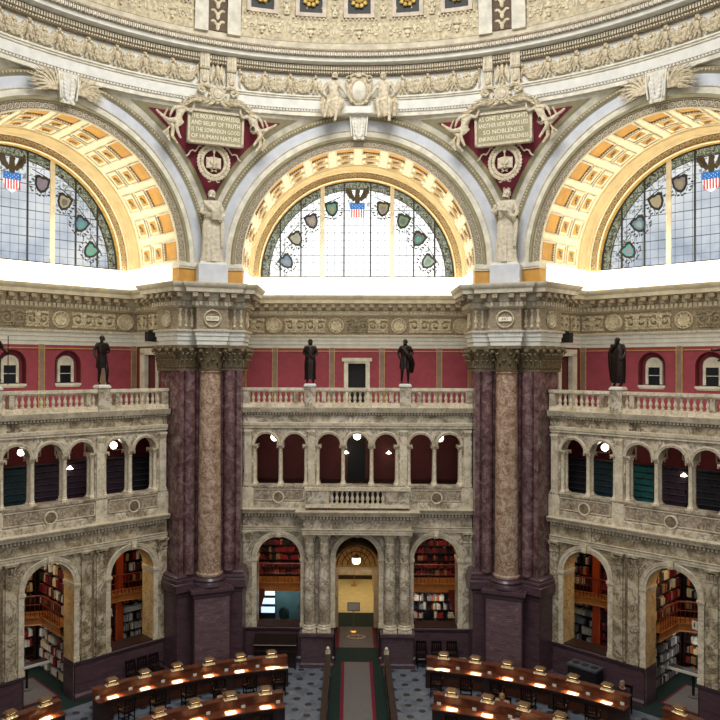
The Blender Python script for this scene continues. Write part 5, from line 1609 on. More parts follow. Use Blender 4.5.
for i, c in enumerate(('black','dteal','teal','plum','black','plum','plum')):
    if i <= 4: rack(-pi/4, UP_ARCH[i]-.52, c, f'{"teal" if c=="teal" else "dark"} shelf rack seen through arch {ordw[i]} right of the right pier, upper arcade')

# ---- bookcases and books
BC = {'red': (132,26,30), 'maroon': (84,22,26), 'dark green': (28,60,44), 'navy': (30,38,70), 'white': (214,208,194), 'cream': (200,184,146), 'black': (24,22,24), 'tan': (158,118,74), 'grey': (120,120,122), 'orange': (196,96,44)}
for k, c in BC.items(): MT['book_'+k] = plain(k.replace(' ', '_')+'_book_cover', c, .55, var=.12, scale=8)
MT['lightshelf'] = plain('pale_lit_volumes', (210,214,216), .6)
UB = {}
def book_mesh(c):
    if c not in UB:
        mb = MB()
        # spine, boards and page block, unit size: x thickness, y depth, z height
        mb.mi = 0; mb.box(-.5, -.42, -.5, .5, 0, 1); mb.box(.42, .5, -.5, .5, 0, 1); mb.grid([[(-.5,-.5,0),(-.3,-.56,0),(.3,-.56,0),(.5,-.5,0)],[(-.5,-.5,1),(-.3,-.56,1),(.3,-.56,1),(.5,-.5,1)]])
        mb.mi = 1; mb.box(-.42, .42, -.46, .46, .02, .97)
        me = mb.mesh('book'); me.materials.append(MT['book_'+c]); me.materials.append(MT['paper']); me.polygons.foreach_set('material_index', mb.m)
        UB[c] = me
    return UB[c]
BOOKS = []   # (world matrix, colour, size, case description, shelf from the top, place on the shelf)
def bookcase(ang, u, v, rot, width, z0, nsh, pitch, label, place, palette, mat='woodd', ends='woodd', fill=.93, depth=.3):
    rz = ang+rot
    o = tag(empty('bookcase', bay(ang, u, v, z0), rz), label, 'bookcase', 'bookcases in the alcoves')
    H = nsh*pitch+.08
    for s in (-1, 1):
        mb = MB(); mb.box(s*width/2-.025, s*width/2+.025, -depth/2, depth/2, 0, H); mb.build('side_panel', ends, o)
    mb = MB(); mb.box(-width/2, width/2, depth/2-.02, depth/2, 0, H); mb.build('back_panel', mat, o)
    mb = MB(); mb.box(-width/2-.03, width/2+.03, -depth/2-.03, depth/2, H, H+.05); mb.build('cornice', ends, o)
    sm = None
    for k in range(nsh):
        zz = .04+k*pitch
        if sm is None: m_ = MB(); m_.box(-width/2, width/2, -depth/2, depth/2, 0, .03); sm = m_.build('shelf', mat, o); q = sm
        else: q = sm.copy(); C.objects.link(q)
        q.location = (0,0,zz)
        x = -width/2+.05+random.random()*.1; n = 0
        M = Matrix.Translation(o.location) @ Matrix.Rotation(rz, 4, 'Z')
        col = random.choice(palette)
        while x < width/2-.12:
            if random.random() > fill: x += random.uniform(.1,.35); col = random.choice(palette); continue
            if random.random() < .5: col = random.choice(palette)
            w = random.uniform(.035,.07); h = random.uniform(.5,.78)*pitch; d = depth*.72
            n += 1
            BOOKS.append((M @ Matrix.Translation((x+w/2, -.02, zz+.03)) @ Matrix.Diagonal((w*.94, d, h, 1)), col, w*h, place, nsh-k, n))
            x += w
        # an alternative: the row leans out at its end
    return o
WARM = ['red','maroon','maroon','cream','black','dark green','tan','red','white']
LITE = ['white','white','cream','red','black','white','grey']
RED = ['maroon','red','maroon','black','red']
MIX = ['white','cream','dark green','tan','black','red','orange','grey','navy']
def side_cases(bname, ang, sg):
    """sg: +1 when the camera sees the +u walls of the alcoves (left bay), -1 for the right bay"""
    other = 'left' if bname == 'left' else 'right'
    P = f'{other} doorway'
    # doorway alcove: back wall and one flank, two tiers
    bookcase(ang, -sg*.15, 20.55, 0, 2.7, 0, 5, .42, f'lower bookcase on the back wall seen through the {P}', f'low back case, {P}', LITE if sg > 0 else MIX)
    bookcase(ang, -sg*.15, 20.55, 0, 2.7, 2.66, 5, .48, f'upper bookcase on the back wall above the balcony, {P}', f'high back case, {P}', ['dark green','maroon','tan','black','cream'] if sg > 0 else MIX)
    bookcase(ang, sg*1.46, 18.95, sg*-pi/2, 2.8, 0, 5, .42, f'lower bookcase on the flank wall seen through the {P}', f'low flank case, {P}', ['white','white','cream','white','red'] if sg > 0 else ['grey','grey','white','black'])
    bookcase(ang, sg*1.46, 18.95, sg*-pi/2, 2.8, 2.66, 5, .48, f'upper bookcase on the flank wall above the balcony, {P}', f'high flank case, {P}', WARM)
    Q = f'{other} side arch'
    bookcase(ang, sg*3.4, 20.55, 0, 2.9, 0, 5, .42, f'lower bookcase left of the orange post, {Q}' if sg > 0 else f'lower bookcase right of the orange post, {Q}', f'low inner case, {Q}', LITE if sg > 0 else RED)
    bookcase(ang, sg*3.4, 20.55, 0, 2.9, 2.66, 5, .48, f'upper bookcase left of the orange post, {Q}' if sg > 0 else f'upper bookcase right of the orange post, {Q}', f'high inner case, {Q}', ['maroon','black','maroon'] if sg > 0 else RED)
    bookcase(ang, sg*6.05, 20.55, 0, 1.7, 0, 5, .42, f'lower bookcase right of the orange post, {Q}' if sg > 0 else f'lower bookcase left of the orange post, {Q}', f'low outer case, {Q}', LITE if sg > 0 else ['white','grey','cream'])
    bookcase(ang, sg*6.05, 20.55, 0, 1.7, 2.66, 5, .48, f'upper bookcase right of the orange post, {Q}' if sg > 0 else f'upper bookcase left of the orange post, {Q}', f'high outer case, {Q}', WARM if sg > 0 else MIX)
    o = tag(empty('wooden_post', bay(ang, sg*5.03, 20.35, 0), ang), f'tall orange-brown wooden post between bookcases, {Q}', 'post')
    mb = MB(); mb.box(-.15, .15, -.1, .35, .12, 5.3); mb.build('shaft', 'orange', o); mb = MB(); mb.box(-.19, .19, -.13, .35, 0, .12); mb.build('base', 'woodd', o); mb = MB(); mb.box(-.19, .19, -.13, .35, 5.3, 5.45); mb.build('cap', 'woodd', o)
    # balconies
    def balcony(path, label):
        b = tag(empty('alcove_balcony', bay(ang, path[0][0], path[0][1], 2.2), ang), label, 'balcony')
        ox, oy = path[0]
        loc = [(p[0]-ox, p[1]-oy) for p in path]
        mb = MB(); mb.sweep(loc, [(-.75,.36),(.04,.36),(.04,.32),(0,.3),(0,.06),(.03,.03),(0,.0),(-.75,.0)]); mb.build('fascia', 'oak', b)
        mb = MB()
        for z in (.5, .85, 1.2): mb.tube([(p[0], p[1], z) for p in loc], .018 if z < 1 else .035, 6)
        mb.build('handrail', 'rail', b)
        mb = MB()
        def bar(x, y, a): mb.box(x-.012, x+.012, y-.012, y+.012, .36, 1.2)
        along(loc, -.0, .16, bar, .0); mb.build('railing_bars', 'rail', b)
        return b
    if sg > 0:
        balcony([(-1.6,19.35),(.1,19.35),(.85,18.9),(.85,17.15)], 'oak balcony with red railing turning the corner, seen through the left doorway')
        balcony([(1.75,19.5),(4.6,19.5),(7.3,18.9)], 'oak balcony with dark railing seen through the left side arch')
    else:
        balcony([(-.85,17.15),(-.85,18.9),(-.1,19.35),(1.6,19.35)], 'oak balcony with red railing turning the corner, seen through the right doorway')
        balcony([(-7.3,18.9),(-4.6,19.5),(-1.75,19.5)], 'oak balcony with dark railing seen through the right side arch')
    # carpet and table in the doorway
    c = tag(empty('carpet', bay(ang, 0, 18, .0), ang), f'green carpet with red-edged grey field in the {P}', 'carpet')
    mb = MB(); mb.box(-1.62, 1.62, -2.3, 2.75, 0, .015); mb.build('green_border', 'green', c)
    mb = MB(); mb.box(-1.1, .72, -1.05, 1.35, .015, .022) if sg > 0 else mb.box(-.72, 1.1, -1.05, 1.35, .015, .022); mb.build('red_edging', 'redc', c)
    mb = MB(); mb.box(-1.02, .64, -.97, 1.27, .022, .028) if sg > 0 else mb.box(-.64, 1.02, -.97, 1.27, .022, .028); mb.build('grey_field', 'greyc', c)
    t = tag(empty('reading_stand', bay(ang, sg*.05, 18.35, .03), ang), f'dark narrow table on a single leg inside the {P}', 'table')
    mb = MB(); mb.box(-.9, .8, -.22, .22, .92, .98); mb.build('table_top', 'woodd', t)
    mb = MB(); mb.box(-.9, .8, -.25, -.21, .9, 1.0); mb.build('front_edge', 'paper', t)
    mb = MB(); mb.tube([(0,0,.04),(0,0,.92)], .05, 8); mb.build('leg', 'black', t)
    mb = MB(); mb.lathe([(.2,0),(.2,.03),(.06,.06)], 14); mb.build('foot', 'greyc', t)
side_cases('left', pi/4, 1); side_cases('right', -pi/4, -1)
o = tag(empty('hanging_sign', bay(-pi/4, .46, 17.3, 3.3), -pi/4-.3), 'small square white sign with symbols hanging in the right doorway', 'sign')
mb = MB(); mb.box(-.19, .19, -.012, .012, -.32, .0); mb.build('board', 'paper', o)
mb = MB(); mb.tube([(-.15,0,0),(-.15,0,.25)], .006, 4); mb.tube([(.15,0,0),(.15,0,.25)], .006, 4); mb.build('wire', 'steel', o)
mb = MB()
for q in (-1, 1): mb.ell((q*.08,-.015,-.08), (.025,.006,.025), 6, 4); mb.box(q*.08-.025, q*.08+.025, -.02, -.012, -.23, -.11)
mb.build('pictogram', 'lead', o)

# centre bay alcoves
for s, w in ((-1, 'left'), (1, 'right')):
    Q = f'alcove {w} of the carpeted doorway'
    bookcase(0, s*3.5, 20.55, 0, 4.4, 2.5, 8, .36, f'tall red-filled upper bookcase in the {Q}', f'high case, {w} alcove', RED+['tan','red'])
    if s > 0: bookcase(0, 3.5, 20.55, 0, 4.4, 0, 5, .42, f'lower bookcase of bright covers in the {Q}', f'low case, {w} alcove', ['white','orange','red','white','cream','grey','navy'], fill=.93)
    else:
        bookcase(0, -2.1, 20.55, 0, 1.2, 0, 5, .42, f'narrow lower bookcase at the inner edge of the {Q}', f'low inner case, {Q}', ['maroon','white','red','grey'])
        o = tag(empty('teal_cabinet', (-3.3,20.35,0)), f'large flat dark teal cabinet door in the {Q}', 'cabinet')
        mb = MB(); mb.box(-.62, .62, 0, .35, 0, 2.1); mb.build('body', 'steel', o)
        mb = MB(); mb.box(-.58, .58, -.03, 0, .05, 2.05); mb.build('door', plain('teal_grey_door', (58,88,94), .4), o)
        mb = MB(); mb.tube([(.5,-.06,1.0),(.5,-.06,1.2)], .015, 6); mb.build('handle', 'brass', o)
        for k in range(3):
            o = tag(empty('tray_shelf', (-4.28,20.3,1.05+.42*k-.35)), f'{["lowest","middle","topmost"][k]} pale tray shelf with painted glow in the alcove left of the doorway', 'shelf unit', 'pale trays with painted glow in the left alcove')
            mb = MB(); mb.box(-.36, .36, 0, .3, 0, .34); mb.build('box', 'steel', o); mb = MB(); mb.box(-.33, .33, -.02, 0, .03, .31); mb.build('panel', 'trayglow', o)
    o = tag(empty('alcove_balcony', (s*3.4, 19.4, 2.05)), f'oak-fronted balcony across the {Q}', 'balcony')
    mb = MB(); mb.box(-2.3, 2.3, 0, 1.0, 0, .42); mb.box(-2.3, 2.3, -.04, 0, .36, .42); mb.box(-2.3, 2.3, -.03, 0, 0, .05); mb.build('fascia', 'oak', o)
    mb = MB(); mb.tube([(-2.3,0,1.3),(2.3,0,1.3)], .035, 6); mb.tube([(-2.3,0,.85),(2.3,0,.85)], .015, 5); mb.build('handrail', 'rail', o)
    mb = MB()
    for k in range(27): mb.box(-2.28+k*.175, -2.26+k*.175, -.01, .01, .42, 1.3)
    mb.build('railing_bars', 'rail', o)
    o = tag(empty('alcove_stair', (s*4.3, 18.6, 0)), f'steep oak stair panel at the outer side of the {Q}', 'stair')
    mb = MB(); mb.prism([(s*.3,.9),(s*.75,.9),(s*.75,2.4),(-s*.05,2.4),(-s*.05,2.1)][::s], -.04, .04); mb.build('stringer', 'rail', o)
    for k in range(7):
        mb = MB(); x = s*(.6-.06*k); mb.box(min(x,x+s*.2), max(x,x+s*.2), .04, .75, .28*k+.2, .28*k+.24); mb.build('tread', 'oak', o)
    c = tag(empty('study_table', (s*3.35, 18.1, 0)), f'glass-topped table just inside the {Q}', 'table')
    mb = MB(); mb.box(-1.0, 1.0, -.4, .4, .98, 1.02); mb.build('table_top', plain('green_glass_%s' % w, (70,96,88), .08), c)
    for a in (-1, 1):
        for b in (-1, 1): mb = MB(); mb.box(a*.9-.03, a*.9+.03, b*.33-.03, b*.33+.03, 0, .98); mb.build('leg', 'black', c)
    c = tag(empty('office_chair', (s*3.45, 18.9, 0), .2*s), f'round-backed dark office chair behind the glass table, {Q}', 'chair')
    mb = MB(); mb.box(-.24, .24, -.24, .24, .46, .54); mb.build('seat', 'steel' if s < 0 else 'black', c)
    mb = MB(); mb.ell((0,.25,1.05), (.26,.05,.32), 12, 8); mb.build('backrest', 'dteal' if s < 0 else 'black', c)
    mb = MB(); mb.tube([(0,0,.08),(0,0,.46)], .03, 6); mb.tube([(0,.2,.5),(0,.27,.85)], .03, 5); mb.build('stem', 'black', c)
    for k in range(5):
        a = k*2*pi/5; mb = MB(); mb.tube([(0,0,.1),(.27*cos(a),.27*sin(a),.04)], .02, 5); mb.build('leg', 'black', c)

# ---- carpets of the middle
c = tag(empty('carpet_runner', (0,10,0)), 'long grey carpet runner with crimson stripes and dark green sides leading to the doorway', 'carpet')
mb = MB(); mb.box(-1.12, 1.12, -4, 12.6, 0, .012); mb.build('green_side', 'green', c)
mb = MB(); mb.box(-.66, .66, -4, 6.15, .012, .018); mb.build('crimson_stripe', 'redc', c)
mb = MB(); mb.box(-.53, .53, -4, 6.08, .018, .024); mb.build('grey_field', 'greyc', c)
c = tag(empty('doorway_rug', (0,19.1,.012)), 'grey rug with crimson sides and an oval black emblem inside the doorway', 'rug')
mb = MB(); mb.box(-.92, .92, -1.35, 1.35, 0, .01); mb.build('crimson_side', 'redc', c)
mb = MB(); mb.box(-.78, .78, -1.35, 1.35, .01, .016); mb.build('grey_field', 'greyc', c)
mb = MB()
def ell_ring(rx, ry, w, z):
    n = 36; rows = [[(rx*cos(t), ry*sin(t), z), ((rx-w)*cos(t), (ry-w)*sin(t), z)] for t in [2*pi*k/n for k in range(n+1)]]; mb.grid(rows)
ell_ring(.6, .46, .07, .019); ell_ring(.48, .34, .02, .019); mb.build('oval_ring', 'black', c)
mb = MB()
n = 30; rows = [[(.46*cos(t), .32*sin(t), .0185), (0,0,.0185)] for t in [2*pi*k/n for k in range(n+1)]]; mb.grid(rows); mb.build('oval_field', 'strip', c)
mb = MB(); mb.X = Matrix.Translation((0,0,.02))
for q in (-1, 1):
    mb.add([(q*.03,0,0),(q*.14,.12,0),(q*.34,.14,0),(q*.26,.02,0),(q*.3,-.08,0),(q*.12,-.06,0)], [(0,1,2,3,4,5)])
mb.add([(-.05,.16,0),(.05,.16,0),(.07,-.1,0),(0,-.22,0),(-.07,-.1,0)], [(0,1,2,3,4)]); mb.build('emblem', 'black', c)
def sign_stand(loc, label, lit=False):
    o = tag(empty('sign_stand', loc), label, 'sign stand', 'sign stands in the doorway corridor')
    mb = MB(); mb.lathe([(.19,0),(.18,.03),(.05,.06)], 16); mb.build('base', 'brass', o)
    mb = MB(); mb.tube([(0,0,.05),(0,0,1.15)], .018, 8); mb.build('pole', 'brass', o)
    mb = MB(); mb.X = Matrix.Translation((0,-.02,1.2)) @ Matrix.Rotation(-.45, 4, 'X'); mb.box(-.3, .3, -.02, .02, -.2, .2); mb.build('frame', 'steel', o)
    mb = MB(); mb.X = Matrix.Translation((0,-.02,1.2)) @ Matrix.Rotation(-.45, 4, 'X'); mb.box(-.26, .26, -.026, -.02, -.16, .16); mb.build('sheet', 'textl' if lit else plain('grey_printed_sheet', (150,152,156), .5, var=.2, scale=40), o)
sign_stand((-.12,19.75,.03), 'brass sign stand with a grey printed sheet on the oval rug'); sign_stand((-.05,27.4,.01), 'far brass sign stand with a pale sheet on the cream corridor floor', True)
for s, w in ((-1, 'left'), (1, 'right')):
    o = tag(empty('low_partition', (s*1.2, 8, 0)), f'low dark wood partition along the {w} side of the carpet runner', 'partition', 'partitions beside the carpet runner')
    mb = MB(); mb.box(-.05, .05, -2, 6.6, .06, .86); mb.build('panel', 'woodd', o)
    mb = MB(); mb.box(-.11, .11, -2, 6.64, .86, .92); mb.build('cap_rail', 'woodd', o)
    mb = MB(); mb.box(-.07, .07, -2, 6.6, 0, .08); mb.build('plinth', 'woodd', o)
    for k in range(5):
        mb = MB(); y = -1.2+1.95*k; mb.box(-.09, .09, y-.09, y+.09, 0, .88); mb.build('post', 'wood', o)
    mb = MB(); mb.box(-.1, .1, 6.6, 6.72, 0, 1.05); mb.ell((0,6.66,1.12), (.08,.08,.09), 8, 6); mb.build('end_post', 'moulding', o)

# ================================================================== DESKS
def desk(R0, R1, a0, a1, label):
    am = (a0+a1)/2
    o = tag(empty('reading_desk', pol((R0+R1)/2, am, 0), 0), label, 'desk', 'curved reading desks')
    inv = Matrix.Translation(-Vector(pol((R0+R1)/2, am, 0)))
    def M(): m = MB(); m.X = inv; return m
    n = max(6, int((a1-a0)/D(1.5)))
    def solid(m, ra, rb, za, zb, b0=a0, b1=a1):
        m.ring([(ra,za),(ra,zb),(rb,zb),(rb,za),(ra,za)], b0, b1, n)
        for t in (b0, b1): m.add([(ra*sin(t),ra*cos(t),za),(rb*sin(t),rb*cos(t),za),(rb*sin(t),rb*cos(t),zb),(ra*sin(t),ra*cos(t),zb)], [(0,1,2,3)])
    m = M(); solid(m, R0, R1, .72, .76); m.build('desktop', 'wood', o, smooth=False)
    m = M(); solid(m, R1-.06, R1+.02, .0, 1.06); m.build('privacy_panel', 'wood', o, smooth=False)
    m = M(); solid(m, R1-.12, R1+.16, 1.06, 1.1); m.build('top_shelf', 'wood', o, smooth=False)
    m = M(); solid(m, R0+.16, R0+.2, .5, .72); m.build('apron', 'woodd', o, smooth=False)
    k = max(2, int(round((a1-a0)/D(9.5))))
    for i in range(k+1):
        t = a0+(a1-a0)*i/k; e = .022
        t = min(max(t, a0+e), a1-e)
        m = M(); solid(m, R0+.1, R1-.06, 0, .72, t-e, t+e); m.build('pedestal', 'woodd', o, smooth=False)
    return o
desk(13.78, 14.28, D(-41.9), D(-11.4), 'outer curved wooden reading desk left of the carpet runner')
desk(13.78, 14.28, D(11.2), D(42.3), 'outer curved wooden reading desk right of the carpet runner')
desk(10.42, 10.98, D(-40.5), D(-14.2), 'inner curved wooden reading desk left of the carpet runner')
desk(10.42, 10.98, D(14.2), D(40.5), 'inner curved wooden reading desk right of the carpet runner')
desk(13.78, 14.28, D(-62), D(-46.7), 'curved reading desk cut off at the bottom left corner of the photo')
desk(13.78, 14.28, D(47), D(62), 'curved reading desk cut off at the bottom right corner of the photo')
def make_lamp():
    o = empty('desk_lamp')
    mb = MB(); mb.frustum((0,0), (.21,.14), (.14,.08), .2, .27); mb.box(-.21,.21,-.14,.14,.185,.2); mb.build('hood', plain('bronze_lamp_hood', (118,88,54), .5, .1), o)
    for s in (-1, 1): mb = MB(); mb.box(s*.16-.02, s*.16+.02, -.03, .03, 0, .19); mb.build('post', 'brass', o)
    mb = MB(); mb.tube([(-.13,-.06,.165),(.13,-.06,.165)], .02, 6); mb.build('tube', 'lampglow', o)
    mb = MB(); mb.box(-.23, .23, -.1, .1, 0, .02); mb.build('foot', 'textl', o)
    return o
def make_chair():
    o = empty('reading_chair')
    mb = MB(); mb.box(-.23, .23, -.22, .22, .43, .47); mb.box(-.21,.21,-.2,.2,.47,.49); mb.build('seat', 'chairwood', o)
    for sx in (-1, 1):
        mb = MB(); mb.tube([(sx*.2,.19,0),(sx*.2,.19,.43)], .022, 6); mb.build('leg', 'chairwood', o)
        mb = MB(); mb.tube([(sx*.2,-.22,0),(sx*.2,-.2,.45),(sx*.2,-.27,.98)], .022, 6); mb.build('leg', 'chairwood', o)
        mb = MB(); mb.tube([(sx*.23,-.22,.66),(sx*.25,.15,.66)], .02, 6); mb.tube([(sx*.24,.14,.66),(sx*.22,.17,.44)], .018, 5); mb.build('armrest', 'chairwood', o)
    mb = MB(); mb.box(-.22, .22, -.29, -.25, .9, 1.0); mb.box(-.2,.2,-.26,-.235,.6,.64)
    for k in range(-2, 3): mb.box(k*.08-.015, k*.08+.015, -.27, -.25, .62, .92)
    mb.build('backrest', 'chairwood', o)
    mb = MB(); mb.box(-.2, .2, -.02, .02, .2, .23); mb.box(-.21,-.18,-.2,.2,.2,.23); mb.box(.18,.21,-.2,.2,.2,.23); mb.build('stretcher', 'chairwood', o)
    return o
lamp0 = make_lamp(); chair0 = make_chair(); used = {'l': False, 'c': False}
def put(kind, loc, rz, label, cat, group):
    src = lamp0 if kind == 'l' else chair0
    o = src if not used[kind] else copy_tree(src)
    used[kind] = True
    o.location = loc; o.rotation_euler = (0,0,rz); tag(o, label, cat, group); return o
def put_lamp(R, ph, label):
    put('l', pol(R, ph, 1.1), -ph, label, 'lamp', 'hooded lamps on the reading desks')
    l = bpy.data.lights.new('desk_lamp_light', 'SPOT'); l.energy = 165; l.color = (1,.64,.30); l.spot_size = radians(78); l.spot_blend = 1; l.shadow_soft_size = .05
    o = bpy.data.objects.new('desk_lamp_light', l); C.objects.link(o); o.location = pol(R-.17, ph, 1.24)
    d = Vector(pol(R-.30, ph, .76))-o.location; o.rotation_euler = d.to_track_quat('-Z', 'Y').to_euler()
OW = ['first','second','third','fourth','fifth','sixth']
def blotter(R, ph, w, label):
    o = tag(empty('desk_blotter', pol(R, ph, .76), -ph), label, 'paper', 'pale blotters under the lamps')
    mb = MB(); mb.box(-w, w, -.13, .13, 0, .006); mb.build('sheet', 'paper', o)
    mb = MB(); mb.box(-w, w, .11, .135, .006, .012); mb.build('clip', 'brass', o)
for s, w in ((-1, 'left'), (1, 'right')):
    for k in range(6):
        ph = s*D(14+5.03*k)
        put_lamp(14.2, ph, f'hooded desk lamp, {OW[k]} from the carpet aisle on the outer {w} desk')
        put('c', pol(13.3 if k not in (1,) else 13.22, s*D(13.2+5.03*k), 0), -ph+random.uniform(-.18,.18), f'dark wooden armchair, {OW[k]} from the carpet aisle at the outer {w} desk', 'chair', 'chairs at the reading desks')
        blotter(13.93, ph+s*D(.3), .19, f'pale sheet lit by the {OW[k]} lamp from the aisle, outer {w} desk')
        o = tag(empty('seat_number_card', pol(14.12, ph+s*D(2.3), .76), -ph), f'small white card past the {OW[k]} lamp from the aisle, outer {w} desk', 'card', 'seat cards on the desks')
        mb = MB(); mb.prism([(-.07,0),(.07,0),(.07,.11),(-.07,.11)], -.02, .0); mb.build('card', 'paper', o); mb = MB(); mb.box(-.08,.08,-.03,.03,0,.015); mb.build('foot', 'brass', o)
    for k in range(4):
        ph = s*D(17.6+6.62*k)
        put_lamp(10.9, ph, f'hooded desk lamp, {OW[k]} from the carpet aisle on the inner {w} desk')
        put('c', pol(9.95, s*D(18.6+6.62*k), 0), -ph+random.uniform(-.15,.15), f'dark wooden armchair, {OW[k]} from the carpet aisle at the inner {w} desk', 'chair', 'chairs at the reading desks')
        blotter(10.62, ph+s*D(.3), .19, f'pale sheet lit by the {OW[k]} lamp from the aisle, inner {w} desk')
        o = tag(empty('seat_number_card', pol(10.8, ph-s*D(2.3), .76), -ph), f'small white card before the {OW[k]} lamp from the aisle, inner {w} desk', 'card', 'seat cards on the desks')
        mb = MB(); mb.prism([(-.07,0),(.07,0),(.07,.11),(-.07,.11)], -.02, .0); mb.build('card', 'paper', o); mb = MB(); mb.box(-.08,.08,-.03,.03,0,.015); mb.build('foot', 'brass', o)
for k, a in enumerate((-49,-54)): put_lamp(14.2, D(a), f'hooded desk lamp, {OW[k]} on the desk in the bottom left corner'); blotter(13.93, D(a-.4), .19, f'pale sheet under the {OW[k]} lamp of the bottom left corner desk')
put_lamp(14.2, D(49.4), 'hooded desk lamp on the desk in the bottom right corner'); blotter(13.93, D(49.8), .19, 'pale sheet under the lamp of the bottom right corner desk')
# long pale papers at the aisle ends
for s, w in ((-1, 'left'), (1, 'right')):
    o = tag(empty('paper_sheet', pol(13.88, s*D(12.6), .76), -s*D(12.6)), f'spread of pale paper at the aisle end of the outer {w} desk', 'paper', 'papers at the aisle ends')
    mb = MB(); mb.box(-.28, .28, -.08, .1, 0, .006); mb.build('sheet', 'paper', o)
    mb = MB(); mb.box(-.28, -.05, -.08, .1, .006, .03); mb.build('pad', 'textl', o)
# wall furniture
def put_wall_chair(ang, u, v, rz, label): put('c', bay(ang, u, v, 0), ang+rz, label, 'chair', 'chairs against the walls')
for k, u in enumerate((3.2, 3.72, 4.24)): put_wall_chair(pi/4, u, 15.72, pi, f'dark wooden chair against the left side wall, {OW[k]} of three from the left')
for k, u in enumerate((2.75, 3.4, 4.05)): put_wall_chair(0, u, 15.72, pi, f'dark wooden chair under the right middle alcove, {OW[k]} from the aisle')
o = tag(empty('slant_top_cabinet', (-3.45,15.55,0)), 'dark wooden slant-topped cabinet under the alcove left of the doorway', 'cabinet')
mb = MB(); mb.box(-.85, .85, -.1, .42, 0, .95); mb.build('body', 'woodd', o)
mb = MB(); mb.prism([(-.92,0),(.92,0),(.92,.03),(-.92,.03)], -.3, .0); mb.X = None; mb.build('lower_ledge', 'woodd', o).location = (0,0,.72)
mb = MB(); mb.add([(-.92,-.25,.98),(.92,-.25,.98),(.92,.42,1.25),(-.92,.42,1.25),(-.92,-.25,.93),(.92,-.25,.93),(.92,.42,.93),(-.92,.42,.93)], [(0,1,2,3),(4,7,6,5),(0,4,5,1),(1,5,6,2),(2,6,7,3),(3,7,4,0)]); mb.build('slanted_top', 'chairwood', o)
for s in (-1, 1): mb = MB(); mb.tube([(s*.85,-.22,0),(s*.85,-.22,.93)], .04, 8); mb.build('leg', 'woodd', o)
mb = MB(); mb.tube([(-.9,-.26,1.0),(.9,-.26,1.0)], .018, 6); mb.build('brass_lip', 'strip', o)
o = tag(empty('recycling_station', bay(-pi/4, -3.12, 15.68, 0), -pi/4), 'black bin cabinet with three round holes in its grey top, right wall', 'bin')
mb = MB(); mb.box(-.58, .58, -.3, .3, 0, 1.02); mb.build('body', 'black', o)
mb = MB(); mb.box(-.62, .62, -.33, .33, 1.02, 1.1); mb.build('top', 'steel', o)
for k in (-1, 0, 1): mb = MB(); mb.lathe([(.15,1.1),(.15,1.112),(.12,1.115),(.11,1.104),(.001,1.104)], 18, (k*.38, 0), cap=False); mb.build('bin_opening', 'black', o)

# ================================================================== READERS
SIT = dict(pel=(0,.0,.27), wai=(0,.0,.36), che=(0,-.03,.48), nck=(0,-.05,.565), hd0=(0,-.065,.61), hd1=(0,-.085,.675),
    shl=(-.105,-.03,.535), ell=(-.14,-.1,.42), wrl=(-.08,-.21,.40), hal=(-.06,-.25,.40), shr=(.105,-.03,.535), elr=(.14,-.1,.42), wrr=(.08,-.21,.40), har=(.06,-.25,.40),
    hil=(-.055,-.02,.265), knl=(-.07,-.25,.27), anl=(-.07,-.24,.045), tol=(-.075,-.31,.018), hir=(.055,-.02,.265), knr=(.07,-.25,.27), anr=(.07,-.24,.045), tor=(.075,-.31,.018))
def reader(R, ph, face_out, label, shirt, hairm, style, H=1.84, lean=0):
    rz = -ph+(pi if face_out else 0)
    o = tag(empty('person', pol(R, ph, 0), rz), label, 'person')
    pose = dict(SIT)
    mb = MB(); body(mb, H, pose); mb.build('body', 'skin', o)
    mb = MB(); body(mb, H, pose, 1.4, keep=['pel','wai','che','shl','ell','wrl','shr','elr','wrr']); mb.build('jacket', shirt, o)
    mb = MB(); body(mb, H, pose, 1.3, keep=['pel','hil','knl','anl','hir','knr','anr']); mb.build('trousers', 'shirtd', o)
    mb = MB(); hair(mb, pose, H, style); mb.build('hair', hairm, o)
reader(11.5, D(-24.6), False, 'seated reader with brown hair behind the inner left desk, bending over a book', 'shirtg', 'hairb', 'short')
reader(11.5, D(26.2), False, 'seated reader with light brown hair behind the inner right desk', 'shirtg', 'hairl', 'long')
reader(10.08, D(31.0), True, 'seated reader in a pale blue shirt at the inner right desk, seen from behind', 'shirtb', 'hairb', 'short')
reader(15.05, D(40.2), False, 'grey-haired person in a black jacket behind the far end of the outer right desk', 'shirtd', 'hairg', 'short')
for (R, p, rz, l) in ((11.5,-24.6,pi,'dark chair under the brown-haired reader behind the inner left desk'),(11.5,26.2,pi,'dark chair under the light-haired reader behind the inner right desk'),(15.05,40.2,pi,'dark chair under the grey-haired person behind the outer right desk'),(10.0,31.0,0,'dark chair under the reader in pale blue')):
    put('c', pol(R+(.06 if rz else -.06), D(p), 0), -D(p)+rz, l, 'chair', 'chairs under the readers')

